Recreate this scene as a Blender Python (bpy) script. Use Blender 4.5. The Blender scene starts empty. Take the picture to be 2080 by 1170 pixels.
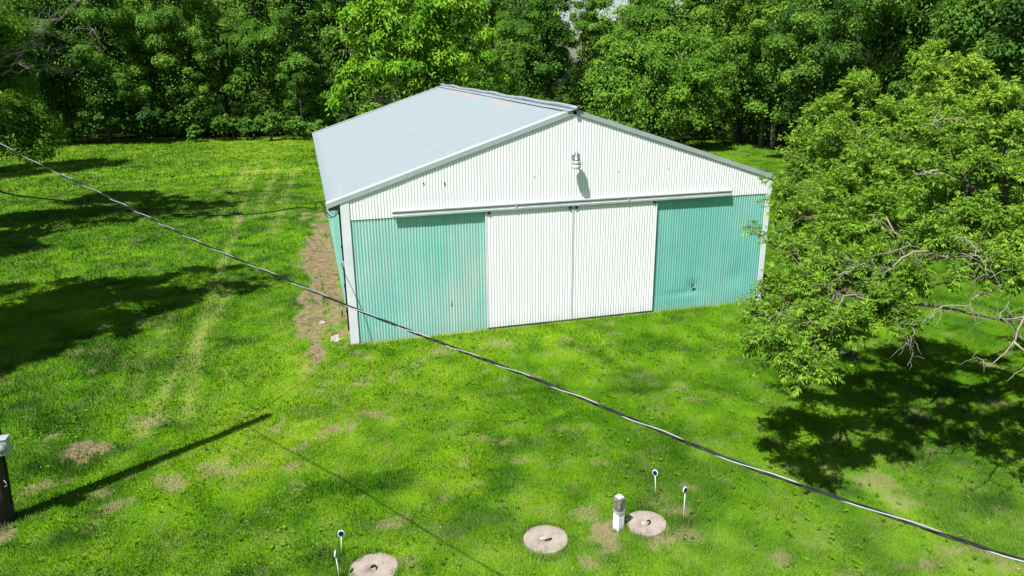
import bpy, math, random
import numpy as np
from mathutils import Vector, Matrix
R = math.radians
SC = bpy.context.scene
COL = SC.collection
rng = np.random.default_rng(7)
random.seed(7)

# ------------------------------------------------------------------ camera
CAM = np.array([-0.744, -18.42, 7.122])
YAW, PIT, ROL, FPX = .2706, .3054, -.0095, 1484.7
def cam_axes():
    cy, sy, cp, sp = math.cos(YAW), math.sin(YAW), math.cos(PIT), math.sin(PIT)
    f = np.array([sy*cp, cy*cp, -sp]); r = np.array([cy, -sy, 0.]); u = np.cross(r, f)
    c, s = math.cos(ROL), math.sin(ROL)
    return c*r+s*u, -s*r+c*u, f
RX, UP, FW = cam_axes()
def at(px, py, depth):                       # survey helper: a spot of the photo at a chosen distance
    return CAM + depth*(FW + RX*(px-1040)/FPX - UP*(py-585)/FPX)
def on_ground(px, py, z=0.):
    d = FW + RX*(px-1040)/FPX - UP*(py-585)/FPX
    return CAM + d*(z-CAM[2])/d[2]
cd = bpy.data.cameras.new('camera'); cam = bpy.data.objects.new('camera', cd); COL.objects.link(cam)
m = Matrix(((RX[0], UP[0], -FW[0], CAM[0]), (RX[1], UP[1], -FW[1], CAM[1]), (RX[2], UP[2], -FW[2], CAM[2]), (0, 0, 0, 1)))
cam.matrix_world = m
cd.sensor_width = 36; cd.lens = FPX/2080*36; cd.clip_start = .1; cd.clip_end = 2000
SC.camera = cam

# ------------------------------------------------------------------ light
EL = R(60.5)
SUN = np.array([1, .73, 0]); SUN = SUN/np.linalg.norm(SUN)*math.cos(EL); SUN[2] = -math.sin(EL)   # travel direction
w = bpy.data.worlds.new('World'); SC.world = w; w.use_nodes = True
nt = w.node_tree; nt.nodes.clear()
sky = nt.nodes.new('ShaderNodeTexSky'); sky.sky_type = 'NISHITA'; sky.sun_disc = False
sky.sun_elevation = EL; sky.sun_rotation = math.atan2(-SUN[0], -SUN[1])
bg = nt.nodes.new('ShaderNodeBackground'); bg.inputs[1].default_value = .068
wo = nt.nodes.new('ShaderNodeOutputWorld')
nt.links.new(sky.outputs[0], bg.inputs[0]); nt.links.new(bg.outputs[0], wo.inputs[0])
sd = bpy.data.lights.new('sun', 'SUN'); sd.energy = 5.0; sd.angle = R(.5); sd.color = (1, .975, .935)
so = bpy.data.objects.new('sun', sd); COL.objects.link(so)
so.rotation_euler = Vector(SUN).to_track_quat('-Z', 'Y').to_euler(); so.location = (-20, -15, 40)
SC.view_settings.view_transform = 'Standard'; SC.view_settings.look = 'None'
SC.view_settings.exposure = .95; SC.view_settings.gamma = 1
SC.cycles.max_bounces = 6; SC.cycles.transparent_max_bounces = 8
SC.cycles.sample_clamp_indirect = 4

# ------------------------------------------------------------------ noise in numpy
def _hash(ix, iy, s):
    h = (ix.astype(np.int64)*374761393 + iy.astype(np.int64)*668265263 + s*1442695041) & 0xffffffff
    h = ((h ^ (h >> 13))*1274126177) & 0xffffffff
    return ((h ^ (h >> 16)) & 0xffff)/65535.
def vn(x, y, s=0):
    ix, iy = np.floor(x), np.floor(y); fx, fy = x-ix, y-iy
    fx = fx*fx*(3-2*fx); fy = fy*fy*(3-2*fy)
    a, b, c, d = _hash(ix, iy, s), _hash(ix+1, iy, s), _hash(ix, iy+1, s), _hash(ix+1, iy+1, s)
    return (a*(1-fx)+b*fx)*(1-fy)+(c*(1-fx)+d*fx)*fy
def fbm(x, y, s=0, o=4):
    t = 0; amp = .5; n = 0
    for i in range(o):
        t = t+amp*vn(x, y, s+i*17); n += amp; amp *= .5; x = x*2.03+11.3; y = y*2.03-7.1
    return t/n
def sst(a, b, x):
    t = np.clip((x-a)/(b-a), 0, 1); return t*t*(3-2*t)

# ------------------------------------------------------------------ materials
PER = 12.2/156
def newmat(name):
    mt = bpy.data.materials.new(name); mt.use_nodes = True
    t = mt.node_tree; b = t.nodes['Principled BSDF']; return mt, t, b
def N(t, typ, **kw):
    n = t.nodes.new(typ)
    for k, v in kw.items():
        setattr(n, k, v)
    return n
def L(t, a, b): t.links.new(a, b)
def ramp(t, stops, fac=None):
    r = N(t, 'ShaderNodeValToRGB'); e = r.color_ramp.elements
    while len(e) < len(stops): e.new(.5)
    for q, (p, c) in zip(e, stops):
        q.position = p; q.color = (*c, 1) if len(c) == 3 else c
    if fac is not None: L(t, fac, r.inputs[0])
    return r
def noise(t, scale, detail=4, vec=None, rough=.55):
    n = N(t, 'ShaderNodeTexNoise'); n.inputs['Scale'].default_value = scale
    n.inputs['Detail'].default_value = detail; n.inputs['Roughness'].default_value = rough
    if vec is not None: L(t, vec, n.inputs['Vector'])
    return n
def mapping(t, scale, coord='Object'):
    tc = N(t, 'ShaderNodeTexCoord'); mp = N(t, 'ShaderNodeMapping'); mp.inputs['Scale'].default_value = scale
    L(t, tc.outputs[coord], mp.inputs['Vector']); return mp.outputs[0]
def mixc(t, fac, a, b, mode='MIX'):
    n = N(t, 'ShaderNodeMix', data_type='RGBA', blend_type=mode)
    for val, idx in ((fac, 0), (a, 6), (b, 7)):
        if hasattr(val, 'is_linked') or hasattr(val, 'links'): L(t, val, n.inputs[idx])
        elif idx == 0: n.inputs[0].default_value = val
        else: n.inputs[idx].default_value = (*val, 1)
    return n.outputs[2]
def math_(t, op, a, b=None):
    n = N(t, 'ShaderNodeMath', operation=op)
    for v, i in ((a, 0), (b, 1)):
        if v is None: continue
        if hasattr(v, 'links'): L(t, v, n.inputs[i])
        else: n.inputs[i].default_value = v
    return n.outputs[0]
def bump(t, b, h, dist, strength=.5):
    n = N(t, 'ShaderNodeBump'); n.inputs['Strength'].default_value = strength; n.inputs['Distance'].default_value = dist
    L(t, h, n.inputs['Height']); L(t, n.outputs[0], b.inputs['Normal'])

def simple(name, c, rough=.6, metal=0., var=.12, scale=6, spec=.3):
    mt, t, b = newmat(name)
    n = noise(t, scale, 5, mapping(t, (1, 1, 1)))
    lo = tuple(x*(1-var*1.6) for x in c); hi = tuple(min(1, x*(1+var)) for x in c)
    r = ramp(t, [(.3, lo), (.7, hi)], n.outputs[0])
    L(t, r.outputs[0], b.inputs['Base Color'])
    b.inputs['Roughness'].default_value = rough; b.inputs['Metallic'].default_value = metal
    b.inputs['Specular IOR Level'].default_value = spec
    return mt

GRASS_STOPS = [(0., (.018, .068, .003)), (.3, (.040, .120, .003)), (.55, (.076, .186, .004)), (.8, (.124, .240, .006)), (1., (.195, .285, .015))]
STRAW = (.25, .20, .11)
DIRT = (.150, .110, .060)
def grass_mat():
    mt, t, b = newmat('grass_blade')
    a = N(t, 'ShaderNodeAttribute', attribute_name='tone'); d = N(t, 'ShaderNodeAttribute', attribute_name='dry')
    c = ramp(t, GRASS_STOPS, a.outputs['Fac'])
    c2 = mixc(t, d.outputs['Fac'], c.outputs[0], STRAW)
    L(t, c2, b.inputs['Base Color']); b.inputs['Roughness'].default_value = .6; b.inputs['Specular IOR Level'].default_value = .04
    tr = N(t, 'ShaderNodeBsdfTranslucent'); L(t, c2, tr.inputs[0])
    ge = N(t, 'ShaderNodeNewGeometry'); v1 = N(t, 'ShaderNodeVectorMath', operation='SCALE'); v1.inputs[3].default_value = .62; L(t, ge.outputs['Normal'], v1.inputs[0])
    v2 = N(t, 'ShaderNodeVectorMath', operation='ADD'); v2.inputs[1].default_value = (0, 0, .60); L(t, v1.outputs[0], v2.inputs[0])
    v3 = N(t, 'ShaderNodeVectorMath', operation='NORMALIZE'); L(t, v2.outputs[0], v3.inputs[0]); L(t, v3.outputs[0], b.inputs['Normal'])
    mx = N(t, 'ShaderNodeMixShader'); mx.inputs[0].default_value = .22
    L(t, b.outputs[0], mx.inputs[1]); L(t, tr.outputs[0], mx.inputs[2])
    L(t, mx.outputs[0], t.nodes['Material Output'].inputs[0])
    return mt
def ground_mat():
    mt, t, b = newmat('lawn_ground')
    a = N(t, 'ShaderNodeAttribute', attribute_name='tone'); d = N(t, 'ShaderNodeAttribute', attribute_name='dry'); s = N(t, 'ShaderNodeAttribute', attribute_name='soil')
    v = mapping(t, (1, 1, 1))
    n1 = noise(t, 26, 3, v, .7); n2 = noise(t, 5, 4, v, .65); n3 = noise(t, 1.3, 3, mapping(t, (1, .45, 1)), .6)
    q = math_(t, 'MULTIPLY', math_(t, 'SUBTRACT', n1.outputs[0], .5), .5)
    q2 = math_(t, 'MULTIPLY', math_(t, 'SUBTRACT', n2.outputs[0], .5), .5)
    q3 = math_(t, 'MULTIPLY', math_(t, 'SUBTRACT', n3.outputs[0], .5), .35)
    f = math_(t, 'ADD', math_(t, 'ADD', math_(t, 'ADD', q, q2), q3), a.outputs['Fac'])
    c = ramp(t, GRASS_STOPS, f)
    dc = ramp(t, [(.28, tuple(x*.5 for x in DIRT)), (.48, DIRT), (.72, (.25, .20, .12))], noise(t, 4.5, 8, v, .75).outputs[0])
    c2 = mixc(t, d.outputs['Fac'], c.outputs[0], STRAW)
    c3 = mixc(t, s.outputs['Fac'], c2, dc.outputs[0])
    fo = N(t, 'ShaderNodeAttribute', attribute_name='litter_shade')
    c3 = mixc(t, fo.outputs['Fac'], c3, ramp(t, [(.3, (.005, .006, .003)), (.7, (.012, .017, .006))], n2.outputs[0]).outputs[0])  # leaf litter taken nearly black: the wood's shade is put into its colour
    L(t, c3, b.inputs['Base Color']); b.inputs['Roughness'].default_value = .9; b.inputs['Specular IOR Level'].default_value = .02
    bump(t, b, noise(t, 18, 4, v, .7).outputs[0], .06, .8)
    return mt
def leaf_mat(name, stops, transl=.40, spec=.10, rough=.6):
    mt, t, b = newmat(name)
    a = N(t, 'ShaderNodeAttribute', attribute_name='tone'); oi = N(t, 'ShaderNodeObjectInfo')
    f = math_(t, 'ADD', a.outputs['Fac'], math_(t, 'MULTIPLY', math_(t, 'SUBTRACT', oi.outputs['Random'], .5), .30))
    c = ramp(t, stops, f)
    L(t, c.outputs[0], b.inputs['Base Color']); b.inputs['Roughness'].default_value = rough; b.inputs['Specular IOR Level'].default_value = spec
    ge = N(t, 'ShaderNodeNewGeometry'); v1 = N(t, 'ShaderNodeVectorMath', operation='SCALE'); v1.inputs[3].default_value = .7; L(t, ge.outputs['Normal'], v1.inputs[0])
    v2 = N(t, 'ShaderNodeVectorMath', operation='ADD'); v2.inputs[1].default_value = (0, 0, .40); L(t, v1.outputs[0], v2.inputs[0])
    v3 = N(t, 'ShaderNodeVectorMath', operation='NORMALIZE'); L(t, v2.outputs[0], v3.inputs[0]); L(t, v3.outputs[0], b.inputs['Normal'])
    tr = N(t, 'ShaderNodeBsdfTranslucent'); L(t, mixc(t, .6, c.outputs[0], (.14, .24, .01)), tr.inputs[0])
    mx = N(t, 'ShaderNodeMixShader'); mx.inputs[0].default_value = transl
    L(t, b.outputs[0], mx.inputs[1]); L(t, tr.outputs[0], mx.inputs[2])
    L(t, mx.outputs[0], t.nodes['Material Output'].inputs[0])
    return mt
def corr_paint(name, base, fade, fade_amt, streak=.25, rough=.5, spec=.35, seed=0., rust=0.):
    """factory paint on corrugated steel: chalked crests, vertical streaks, a few screw marks"""
    mt, t, b = newmat(name)
    v = mapping(t, (3.1, 1, .12)); n = noise(t, 2.2, 6, v, .65)
    n2 = noise(t, .55, 3, mapping(t, (1, 1, .6)), .6)
    cr = N(t, 'ShaderNodeAttribute', attribute_name='crest')
    k = math_(t, 'MULTIPLY', cr.outputs['Fac'], math_(t, 'MULTIPLY', ramp(t, [(.35, (0, 0, 0)), (.7, (1, 1, 1))], n2.outputs[0]).outputs[0], fade_amt))
    c = mixc(t, k, base, fade)
    dk = ramp(t, [(.3, (1-streak,)*3), (.62, (1, 1, 1))], n.outputs[0])
    c = mixc(t, 1., c, dk.outputs[0], 'MULTIPLY')
    if rust:
        rn = noise(t, 3.2, 5, mapping(t, (1.5, 1, .5)), .7)
        c = mixc(t, ramp(t, [(.70, (0, 0, 0)), (.8, (rust,)*3)], rn.outputs[0]).outputs[0], c, (.36, .27, .18))
    tc = N(t, 'ShaderNodeTexCoord'); sx = N(t, 'ShaderNodeSeparateXYZ'); L(t, tc.outputs['Object'], sx.inputs[0])
    def lines(sock, per, width, amt, c):
        fr = math_(t, 'FRACT', math_(t, 'DIVIDE', sock, per)); k_ = math_(t, 'MULTIPLY', math_(t, 'LESS_THAN', fr, width), math_(t, 'MULTIPLY', n2.outputs[0], amt))
        return mixc(t, k_, c, (.12, .13, .12))
    c = lines(sx.outputs['X'], PER*11, .016, .4, c); c = lines(sx.outputs['Z'], .74, .03, .11, c)
    gz = math_(t, 'ADD', math_(t, 'MULTIPLY', math_(t, 'SUBTRACT', n.outputs[0], .5), .5), sx.outputs['Z'])
    gd = N(t, 'ShaderNodeMapRange'); gd.inputs[1].default_value = .0; gd.inputs[2].default_value = .3; gd.inputs[3].default_value = .45; gd.inputs[4].default_value = 0
    L(t, gz, gd.inputs[0])
    c = mixc(t, math_(t, 'MULTIPLY', gd.outputs[0], .6), c, (.2, .24, .16))           # soil splashed on the foot of the sheets
    L(t, c, b.inputs['Base Color']); b.inputs['Roughness'].default_value = rough; b.inputs['Specular IOR Level'].default_value = spec
    bump(t, b, noise(t, 4, 3, mapping(t, (1, 1, .4))).outputs[0], .01, .25)
    return mt
def roof_mat():
    mt, t, b = newmat('galvanised_roof')
    n = noise(t, 1.1, 6, mapping(t, (.25, 1.6, .25)), .65); n2 = noise(t, 7, 4, mapping(t, (1, 1, 1)), .6)
    c = ramp(t, [(.3, (.200, .236, .250)), (.7, (.216, .252, .266))], n.outputs[0]).outputs[0]
    c = mixc(t, 1., c, ramp(t, [(.3, (.93,)*3), (.7, (1.04,)*3)], n2.outputs[0]).outputs[0], 'MULTIPLY')
    tc0 = N(t, 'ShaderNodeTexCoord'); s0 = N(t, 'ShaderNodeSeparateXYZ'); L(t, tc0.outputs['Object'], s0.inputs[0])
    lap = math_(t, 'LESS_THAN', math_(t, 'FRACT', math_(t, 'DIVIDE', s0.outputs['Y'], PER*8)), .03)
    c = mixc(t, math_(t, 'MULTIPLY', lap, .13), c, (.10, .115, .12))
    lap2 = math_(t, 'LESS_THAN', math_(t, 'ABSOLUTE', math_(t, 'SUBTRACT', s0.outputs['X'], 2.75)), .02)
    c = mixc(t, math_(t, 'MULTIPLY', lap2, .16), c, (.10, .115, .12))
    # faded orange primer / rust runs along two upper sheet ends
    tc = N(t, 'ShaderNodeTexCoord'); sx = N(t, 'ShaderNodeSeparateXYZ'); L(t, tc.outputs['Object'], sx.inputs[0])
    wn = noise(t, 2.2, 4, mapping(t, (1, 1, 1)), .6)
    rn = ramp(t, [(.42, (0, 0, 0)), (.6, (1, 1, 1))], noise(t, 6, 5, mapping(t, (3, .6, 1)), .7).outputs[0])
    total = None
    for (x0, x1, y0, y1, k) in ((5.66, 5.78, 9.6, 16.2, .72), (5.56, 5.72, 4.6, 7.1, .8)):
        xx = math_(t, 'ADD', sx.outputs['X'], math_(t, 'MULTIPLY', math_(t, 'SUBTRACT', wn.outputs[0], .5), .16))
        m_ = math_(t, 'MULTIPLY', math_(t, 'GREATER_THAN', xx, x0), math_(t, 'LESS_THAN', xx, x1))
        m_ = math_(t, 'MULTIPLY', m_, math_(t, 'MULTIPLY', math_(t, 'GREATER_THAN', sx.outputs['Y'], y0), math_(t, 'LESS_THAN', sx.outputs['Y'], y1)))
        m_ = math_(t, 'MULTIPLY', m_, k)
        total = m_ if total is None else math_(t, 'ADD', total, m_)
    c = mixc(t, math_(t, 'MULTIPLY', total, math_(t, 'ADD', math_(t, 'MULTIPLY', rn.outputs[0], .6), .4)), c, (.40, .20, .13))
    L(t, c, b.inputs['Base Color']); b.inputs['Roughness'].default_value = .62; b.inputs['Specular IOR Level'].default_value = .2
    return mt
def wood_mat(name, a, c, scale=3):
    mt, t, b = newmat(name)
    n = noise(t, scale, 6, mapping(t, (9, 9, .5)), .7)
    r = ramp(t, [(.3, a), (.62, c), (.8, tuple(x*1.6 for x in c))], n.outputs[0]); L(t, r.outputs[0], b.inputs['Base Color'])
    b.inputs['Roughness'].default_value = .85; bump(t, b, n.outputs[0], .02, .8); return mt
def concrete_mat():
    mt, t, b = newmat('weathered_concrete')
    v = mapping(t, (1, 1, 1)); n = noise(t, 5, 8, v, .7); n2 = noise(t, 60, 3, v, .7)
    c = ramp(t, [(.28, (.15, .12, .095)), (.5, (.255, .215, .175)), (.72, (.31, .27, .225))], n.outputs[0]).outputs[0]
    c = mixc(t, 1., c, ramp(t, [(.25, (.62,)*3), (.5, (1, 1, 1))], n2.outputs[0]).outputs[0], 'MULTIPLY')
    L(t, c, b.inputs['Base Color']); b.inputs['Roughness'].default_value = .9; bump(t, b, n2.outputs[0], .01, .6); return mt
def glass_mat():
    mt, t, b = newmat('dusty_clear_plastic')
    b.inputs['Base Color'].default_value = (.75, .78, .72, 1); b.inputs['Roughness'].default_value = .18
    b.inputs['Transmission Weight'].default_value = .85; b.inputs['IOR'].default_value = 1.25
    n = noise(t, 14, 4, mapping(t, (1, 1, 1))); r = ramp(t, [(.4, (.55, .6, .5)), (.7, (.85, .87, .8))], n.outputs[0]); L(t, r.outputs[0], b.inputs['Base Color'])
    return mt

M = dict(
    grass=grass_mat(), ground=ground_mat(), roof=roof_mat(), concrete=concrete_mat(), clear=glass_mat(),
    teal=corr_paint('teal_sheet', (.185, .515, .44), (.58, .57, .54), 1.0, .12, rust=0.),
    teal_right=corr_paint('teal_sheet_less_faded', (.145, .445, .38), (.38, .58, .54), .75, .12, rust=.10),
    white=corr_paint('white_sheet', (.78, .78, .785), (.74, .735, .735), .5, .07),
    white_door=corr_paint('white_door_sheet', (.80, .795, .80), (.75, .745, .745), .5, .06),
    trim=simple('white_trim', (.66, .68, .70), .45, 0, .06, 3), wire=simple('dull_aluminium_wire', (.27, .28, .29), .5, .2, .1, 4, .3), galv=simple('galvanised_steel', (.40, .43, .45), .45, .25, .08, 4, .4),
    rake=simple('rake_flashing', (.36, .39, .405), .5, .1, .05, 2, .3), ridge=simple('ridge_cap_steel', (.23, .26, .285), .55, .1, .1, 2, .3),
    dark=simple('dark_steel', (.03, .03, .032), .5, .3, .2), black=simple('black_rubber', (.010, .010, .011), .6, 0, .2, 8, .25),
    alu=simple('bright_aluminium', (.36, .375, .395), .35, .4, .08, 5, .5), cast=simple('cast_grey_housing', (.17, .18, .19), .4, .5, .12, 9, .5),
    lens=simple('milky_lens', (.62, .60, .52), .25, 0, .05, 5, .5), timber=wood_mat('weathered_board', (.09, .06, .045), (.2, .13, .1)),
    pole=wood_mat('creosoted_pole', (.008, .006, .005), (.035, .023, .016), 4), bark=wood_mat('grey_brown_bark', (.035, .03, .022), (.115, .095, .07), 3),
    deadwood=wood_mat('bleached_dead_twig', (.14, .12, .095), (.27, .235, .19), 3), darkbark=wood_mat('dark_bark', (.02, .016, .012), (.07, .055, .042), 3),
    palebark=wood_mat('pale_bark', (.12, .10, .08), (.28, .24, .2), 3),
    pvc=simple('white_plastic', (.78, .79, .80), .4, 0, .05, 5, .4), blue=simple('navy_reflector', (.010, .010, .11), .25, 0, .1, 40, .6),
    grey_box=simple('grey_meter_box', (.33, .35, .37), .45, .2, .08, 6, .4), foam=simple('yellowed_foam', (.40, .32, .18), .9, 0, .25, 30, .1),
    stone=simple('pale_stone', (.29, .26, .215), .9, 0, .25, 9, .1), rustbrown=simple('rusty_iron', (.10, .045, .025), .8, .2, .3, 20),
    leaf_wood=leaf_mat('leaf_woodland', [(0., (.024, .072, .011)), (.35, (.068, .172, .020)), (.65, (.13, .275, .030)), (1., (.22, .37, .04))]),
    leaf_deep=leaf_mat('leaf_deep_green', [(0., (.020, .062, .009)), (.35, (.054, .145, .016)), (.65, (.10, .235, .023)), (1., (.17, .32, .03))]),
    leaf_fine=leaf_mat('leaf_woodland_fine', [(0., (.022, .066, .011)), (.35, (.055, .14, .018)), (.65, (.10, .22, .026)), (1., (.18, .32, .035))]),
    leaf_maple=leaf_mat('leaf_maple', [(0., (.030, .088, .011)), (.35, (.075, .185, .018)), (.65, (.13, .285, .026)), (1., (.21, .38, .035))]),
    leaf_walnut=leaf_mat('leaf_bright_walnut', [(0., (.045, .14, .010)), (.4, (.10, .26, .014)), (.75, (.165, .36, .018)), (1., (.24, .44, .026))]),
    leaf_near=leaf_mat('leaf_near_tree', [(0., (.045, .118, .012)), (.4, (.165, .315, .026)), (.75, (.30, .455, .038)), (1., (.48, .52, .035))]),
    leaf_dark=leaf_mat('leaf_dark_oak', [(0., (.014, .05, .008)), (.5, (.040, .105, .015)), (1., (.08, .17, .02))], .25),
    leaf_oak=leaf_mat('leaf_oak', [(0., (.028, .085, .008)), (.5, (.085, .20, .014)), (1., (.15, .31, .02))]),
    leaf_shrub=leaf_mat('leaf_shrub', [(0., (.04, .12, .014)), (.5, (.09, .22, .026)), (1., (.17, .33, .04))]),
)

# ------------------------------------------------------------------ mesh helpers
def mesh_np(name, V, faces, mat, parent=None, attrs=None, smooth=False):
    """V (n,3); faces: list of (k,m) int arrays"""
    me = bpy.data.meshes.new(name)
    V = np.asarray(V, np.float32)
    faces = [np.asarray(f, np.int32) for f in faces if len(f)]
    me.vertices.add(len(V)); me.vertices.foreach_set('co', V.ravel())
    nl = sum(f.size for f in faces); npoly = sum(len(f) for f in faces)
    me.loops.add(nl); me.loops.foreach_set('vertex_index', np.concatenate([f.ravel() for f in faces]))
    me.polygons.add(npoly)
    tot = np.concatenate([np.full(len(f), f.shape[1], np.int32) for f in faces])
    st = np.concatenate([[0], np.cumsum(tot)[:-1]]).astype(np.int32)
    me.polygons.foreach_set('loop_start', st); me.polygons.foreach_set('loop_total', tot)
    if smooth: me.polygons.foreach_set('use_smooth', np.ones(npoly, bool))
    me.update(calc_edges=True)
    if attrs:
        for k, a in attrs.items():
            at_ = me.attributes.new(k, 'FLOAT', 'POINT'); at_.data.foreach_set('value', np.asarray(a, np.float32))
    me.materials.append(mat)
    o = bpy.data.objects.new(name, me); COL.objects.link(o)
    if parent is not None: o.parent = parent
    return o

class MB:
    def __init__(s): s.v = []; s.f = {3: [], 4: []}; s.n = 0; s.ng = []
    def add(s, V, F):
        V = np.asarray(V, float)
        for f in F:
            f = [int(i)+s.n for i in f]
            if len(f) in (3, 4): s.f[len(f)].append(f)
            else: s.ng.append(f)
        s.v.append(V); s.n += len(V); return s
    def box(s, a, b, rot=None, org=(0, 0, 0)):
        (x0, y0, z0), (x1, y1, z1) = a, b
        V = np.array([(x0, y0, z0), (x1, y0, z0), (x1, y1, z0), (x0, y1, z0), (x0, y0, z1), (x1, y0, z1), (x1, y1, z1), (x0, y1, z1)], float)
        if rot is not None: V = V @ np.array(rot).T + np.array(org)
        return s.add(V, [(0, 3, 2, 1), (4, 5, 6, 7), (0, 1, 5, 4), (1, 2, 6, 5), (2, 3, 7, 6), (3, 0, 4, 7)])
    def tube(s, P, r, n=8, cap=True):
        P = np.asarray(P, float); k = len(P); r = np.full(k, r) if np.isscalar(r) else np.asarray(r, float)
        T = np.gradient(P, axis=0); T /= np.linalg.norm(T, axis=1)[:, None]+1e-9
        a = np.array([0, 0, 1.]) if abs(T[0][2]) < .9 else np.array([1., 0, 0])
        V = []
        U = np.cross(T[0], a); U /= np.linalg.norm(U)
        th = np.arange(n)*2*math.pi/n
        for i in range(k):
            U = U-T[i]*(U@T[i]); U /= np.linalg.norm(U)+1e-9; W_ = np.cross(T[i], U)
            V.append(P[i]+r[i]*(np.cos(th)[:, None]*U+np.sin(th)[:, None]*W_))
        F = [(i*n+j, i*n+(j+1) % n, (i+1)*n+(j+1) % n, (i+1)*n+j) for i in range(k-1) for j in range(n)]
        if cap: F += [tuple(range(n))[::-1], tuple((k-1)*n+j for j in range(n))]
        return s.add(np.concatenate(V), F)
    def lathe(s, prof, n=20, c=(0, 0, 0)):
        V = []; F = []
        th = np.arange(n)*2*math.pi/n
        for r, z in prof: V.append(np.stack([c[0]+r*np.cos(th), c[1]+r*np.sin(th), np.full(n, c[2]+z)], 1))
        k = len(prof)
        for i in range(k-1):
            for j in range(n): F.append((i*n+j, i*n+(j+1) % n, (i+1)*n+(j+1) % n, (i+1)*n+j))
        F += [tuple(range(n))[::-1], tuple((k-1)*n+j for j in range(n))]
        return s.add(np.concatenate(V), F)
    def extrude_x(s, prof, x0, x1, f=None):
        n = len(prof); V = [(x0, y, z) for y, z in prof]+[(x1, y, z) for y, z in prof]
        F = [(i, (i+1) % n, n+(i+1) % n, n+i) for i in range(n)]+[tuple(range(n))[::-1], tuple(range(n, 2*n))]
        V = np.array(V, float)
        if f is not None: V = f(V)
        return s.add(V, F)
    def build(s, name, mat, parent=None, smooth=False, bevel=0.):
        V = np.concatenate(s.v); me = bpy.data.meshes.new(name)
        me.from_pydata(V.tolist(), [], s.f[3]+s.f[4]+s.ng); me.update()
        if smooth: me.polygons.foreach_set('use_smooth', np.ones(len(me.polygons), bool))
        me.materials.append(mat); o = bpy.data.objects.new(name, me); COL.objects.link(o)
        if parent is not None: o.parent = parent
        if bevel:
            md = o.modifiers.new('bevel', 'BEVEL'); md.width = bevel; md.segments = 2; md.limit_method = 'ANGLE'
        return o
def empty(name, loc=(0, 0, 0)):
    o = bpy.data.objects.new(name, None); o.location = loc; o.empty_display_size = .2; COL.objects.link(o); return o
def tag(o, label=None, cat=None, group=None, kind=None):
    if label: o['label'] = label
    if cat: o['category'] = cat
    if group: o['group'] = group
    if kind: o['kind'] = kind
    return o

# ------------------------------------------------------------------ lawn
PATCH = [(160, 915, .55, .8), (120, 885, .3, .5), (75, 985, .3, .5), (320, 965, .45, .6), (345, 985, .3, .6), (205, 1003, .22, .5), (500, 945, .4, .45), (430, 950, .4, .45),
         (1040, 803, .28, .7), (985, 885, .2, .6), (1025, 898, .22, .65), (1210, 870, .22, .45), (1225, 1075, .3, .75), (1250, 1090, .3, .7), (1340, 1098, .35, .7),
         (1240, 1105, .3, .6), (870, 800, .18, .5), (790, 900, .2, .4), (740, 1065, .2, .5), (700, 738, .2, .5), (660, 1110, .25, .5), (155, 715, .3, .5), (205, 665, .4, .55), (285, 655, .3, .5),
         (1400, 1090, .3, .5), (940, 935, .2, .4), (1060, 930, .25, .4), (10, 1085, .35, .7), (240, 1020, .3, .5), (440, 385, .8, .45), (1515, 285, 1.6, .6), (1180, 1140, .3, .5), (570, 630, .35, .45)]
PG = [(*on_ground(px, py)[:2], r*.72, k) for px, py, r, k in PATCH]
STRIPES = [([tuple(on_ground(*p)[:2]) for p in pts], wd_, amt) for pts, wd_, amt in (
    ([(525, 335), (495, 410), (470, 490), (440, 570), (412, 660), (392, 760), (378, 850)], .16, .30), ([(480, 560), (440, 640), (372, 730), (318, 820), (290, 880)], .15, .26),
    ([(350, 640), (300, 720), (275, 800)], .15, .22), ([(560, 330), (548, 380), (520, 440)], .28, .22), ([(600, 340), (580, 400), (556, 470)], .28, .18), ([(505, 330), (470, 400), (440, 450)], .25, .2),
    ([(455, 480), (425, 560), (380, 660), (345, 760)], .13, -.22), ([(510, 540), (470, 640), (440, 740), (425, 820)], .16, -.2), ([(1450, 780), (1300, 790), (1140, 785), (1000, 800)], .13, -.30), ([(1400, 670), (1250, 690), (1000, 710), (850, 740)], .2, -.12))]
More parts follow.
